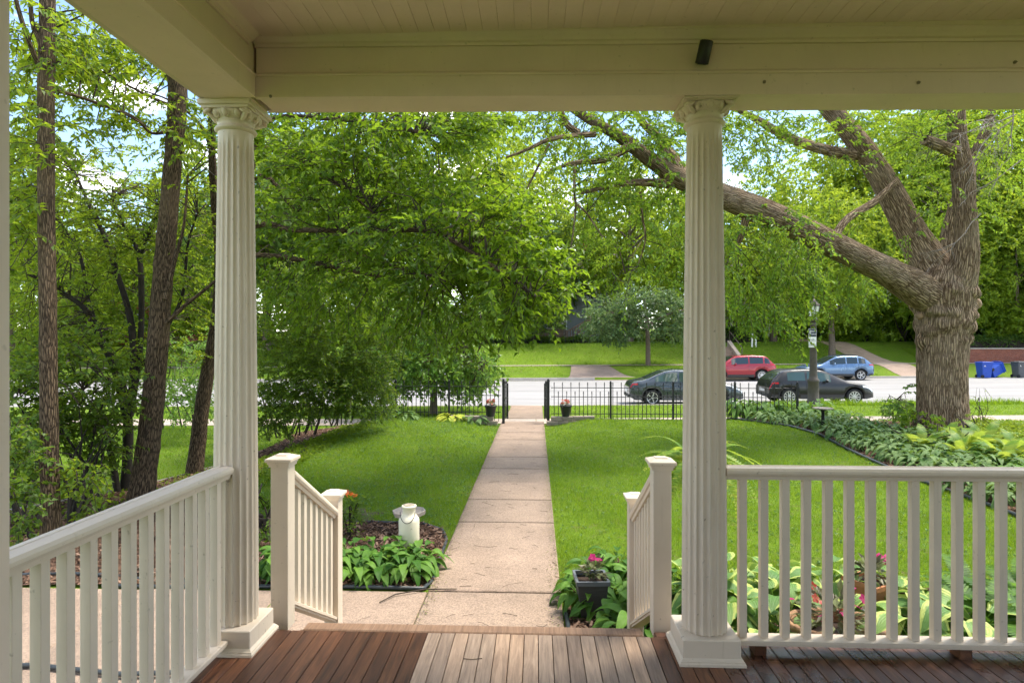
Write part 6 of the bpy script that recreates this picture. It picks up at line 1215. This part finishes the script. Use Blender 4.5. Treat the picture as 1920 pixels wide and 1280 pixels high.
# square planter
PLM = simple("planter_grey_plastic", (.055, .055, .058), .5, .25, 8, .3, 50, stretch=(1, 1, 12))
p = PG(1110, 1163, -.74); sp_ = thing("square_planter", "square dark grey planter with bronze leaves beside the path", "planter", (p.x, p.y + .1, -.745), .06); h = .31; a, b = .088, .125
MB().add([(-a, -a, 0), (a, -a, 0), (a, a, 0), (-a, a, 0), (-b, -b, h), (b, -b, h), (b, b, h), (-b, b, h)], [[3, 2, 1, 0], [0, 1, 5, 4], [1, 2, 6, 5], [2, 3, 7, 6], [3, 0, 4, 7]]).build("body", PLM, sp_)
rm = MB(); c_ = b + .012; e_ = b - .008
for (x0, x1, y0, y1) in ((-c_, c_, -c_, -e_), (-c_, c_, e_, c_), (-c_, -e_, -e_, e_), (e_, c_, -e_, e_)): rm.box(x0, x1, y0, y1, h - .012, h + .022)
rm.build("rim", simple("planter_rim", (.12, .13, .145), .4, .15, 8, .1), sp_); MB().box(-e_, e_, -e_, e_, h - .05, h - .03).build("soil", SOIL, sp_)
mb = MB(); fan_leaves(mb, 70, (.03, 0, h + .05), .09, .085, .02, .3); tag(mb.build("leaves", LF_COLEUS, sp_), None, None, kind="stuff"); mb = MB(); blooms(mb, 3, (.03, -.02, h + .17), .03, .026); tag(mb.build("flowers", FLOWER_P, sp_), None, None, kind="stuff")
# terracotta window box and wicker basket
TERRA = simple("terracotta_plastic", (.42, .17, .075), .6, .15, 8, .2); WICK = simple("wicker", (.30, .17, .085), .7, .3, 30, .8, 60, bd=.01)
p = P(1632, 1088, 5.0); tp = thing("terracotta_planter", "square terracotta planter with magenta flowers among variegated hostas", "planter", (p.x, p.y, -.74), .5); h = p.z + .74; a = .11; b = .14
MB().add([(-a, -a, 0), (a, -a, 0), (a, a, 0), (-a, a, 0), (-b, -b, h), (b, -b, h), (b, b, h), (-b, b, h)], [[3, 2, 1, 0], [0, 1, 5, 4], [1, 2, 6, 5], [2, 3, 7, 6], [3, 0, 4, 7]]).build("body", TERRA, tp); rm = MB(); c_ = b + .012; e_ = b - .01
for (x0, x1, y0, y1) in ((-c_, c_, -c_, -e_), (-c_, c_, e_, c_), (-c_, -e_, -e_, e_), (e_, c_, -e_, e_)): rm.box(x0, x1, y0, y1, h - .02, h + .015)
rm.build("rim", TERRA, tp); MB().box(-e_, e_, -e_, e_, h - .06, h - .03).build("soil", SOIL, tp); mb = MB(); fan_leaves(mb, 90, (0, 0, h + .06), .12, .09, .02, .3); tag(mb.build("leaves", LF_COLEUS, tp), None, None, kind="stuff"); mb = MB(); blooms(mb, 6, (.14, 0, h + .16), .05, .035); tag(mb.build("flowers", FLOWER_P, tp), None, None, kind="stuff")
p = P(1567, 1172, 4.35); wb = thing("wicker_basket", "oval wicker basket of bronze-leaved magenta flowers behind the right railing", "basket", (p.x, p.y, -.74)); h = p.z + .74; mb = MB()
S_ = Matrix.Scale(1, 4); 
for k in range(14):
    t = k / 13; rx = .20 + .12 * t; ry = .13 + .07 * t; mb.tube([(rx * math.cos(a), ry * math.sin(a), .03 + (h - .03) * t + .006 * math.sin(12 * a + k * 3.14)) for a in np.linspace(0, 6.283, 37)], .016, 6, False)
mb.build("woven_side", WICK, wb); MB().tube([(.335 * math.cos(a), .215 * math.sin(a), h + .012 + .006 * math.sin(20 * a)) for a in np.linspace(0, 6.283, 49)], .024, 7, False).build("rim", WICK, wb)
mb = MB(); mb.lathe([(.28, h - .06), (.28, h - .05)], 20, M=Matrix.Diagonal((1, .63, 1, 1))); mb.build("soil", SOIL, wb); mb = MB(); fan_leaves(mb, 190, (.0, 0, h + .03), .24, .10, .022, .3); tag(mb.build("leaves", LF_COLEUS, wb), None, None, kind="stuff"); mb = MB(); blooms(mb, 10, (0, -.02, h + .12), .25, .03); tag(mb.build("flowers", FLOWER_P, wb), None, None, kind="stuff"); mb = MB(); blooms(mb, 6, (0, 0, h + .18), .2, .026); tag(mb.build("red_flowers", FLOWER_R, wb), None, None, kind="stuff")
# pot plant with marigolds by the left lower newel
p = PG(655, 1010, -.75); rb = thing("rose_bush", "dark leafy bush with red and orange blooms behind the lower newel post", "bush", (p.x, p.y, -.75)); mb = MB(); 
for k in range(9): a = U(0, 6.28); mb.tube([(0, 0, 0), (.05 * math.cos(a), .05 * math.sin(a), .2), (.14 * math.cos(a), .14 * math.sin(a), .42)], .006, 5, False)
tag(mb.build("stems", BARK_D, rb), None, None, kind="stuff"); mb = MB(); 
for c in [(U(-.16, .16), U(-.14, .14), U(.08, .46)) for _ in range(26)]: fan_leaves(mb, 16, c, .09, .06, .016, .2)
tag(mb.build("leaves", LF_DARK, rb), None, None, kind="stuff"); mb = MB(); blooms(mb, 5, (.03, 0, .5), .05, .025); tag(mb.build("orange_flowers", FLOWER_O, rb), None, None, kind="stuff"); mb = MB(); blooms(mb, 4, (-.08, 0, .5), .08, .025); tag(mb.build("red_flowers", FLOWER_R, rb), None, None, kind="stuff")

# twigs and litter on the path (stuff)
mb = MB(); random.seed(12)
for _ in range(80):
    x = U(PXL + .03, PXR - .03) if R() < .75 else U(-2.2, -.95); y_ = U(4.3, 16) if x > PXL else U(4.0, 5.4); 
    if R() < .5: y_ = 4.2 + (y_ - 4.2) * .4
    a = U(0, 6.28) if R() < .5 else U(-.4, .4); l = U(.04, .14) * (1.0 if R() < .85 else 2); pts = [(x, y_, -.722)]
    for k in range(3): a += U(-.5, .5); q = pts[-1]; pts.append((q[0] + math.cos(a) * l / 3, q[1] + math.sin(a) * l / 3, -.722 + U(0, .006)))
    mb.tube(pts, U(.001, .0022), 4, False)
mb.tube([(-1.35, 5.2, -.72), (-1.25, 5.36, -.715), (-1.0, 5.47, -.71), (-.72, 5.5, -.715)], [.005, .006, .006, .004], 5)
mb.tube([(-.35, 2.92, .003), (-.31, 2.91, .005), (-.26, 2.925, .003)], .0018, 4, False)
tag(mb.build("twig_litter", TWIGM), "thin fallen twigs scattered over the path and landing", "twigs", kind="stuff")
n = 5000; x = np.concatenate([PXL + np.abs(rng.normal(0, .05, n // 2)), PXR - np.abs(rng.normal(0, .05, n // 2))]); y_ = rng.uniform(4.2, 16.4, n); th = rng.uniform(0, 6.28, n); l = rng.uniform(.004, .013, n)
c = np.stack([x, y_, np.full(n, -.719)], -1); t = np.stack([np.cos(th), np.sin(th), rng.uniform(-.2, .2, n)], -1) * l[:, None]; s = np.stack([-np.sin(th), np.cos(th), rng.uniform(-.2, .2, n)], -1) * l[:, None] * .45
tl = leaf_mat("litter_bits", [(.05, .03, .02), (.14, .09, .05), (.28, .22, .10), (.2, .26, .06)], .1, .8); tag(link("leaf_litter", np_mesh("leaf_litter", np.stack([c - t, c + s, c + t, c - s], 1).reshape(-1, 3), np.arange(4 * n).reshape(-1, 4)), tl), "tiny seeds and leaf bits along the path edges", "litter", kind="stuff")

LF_CLOVER = leaf_mat("clover_leaf", [(.06, .14, .02), (.12, .22, .04), (.20, .30, .09)], .35, .5)
for lab, poly, n_ in (("pale clover and weeds scattered in the left lawn", LAWN_L, 2600), ("pale clover and weeds scattered in the right lawn", LAWN_R, 1600)): ground_cover(lab, poly, n_, LF_CLOVER, .028, .011, .045, 5, "lawn_weeds")
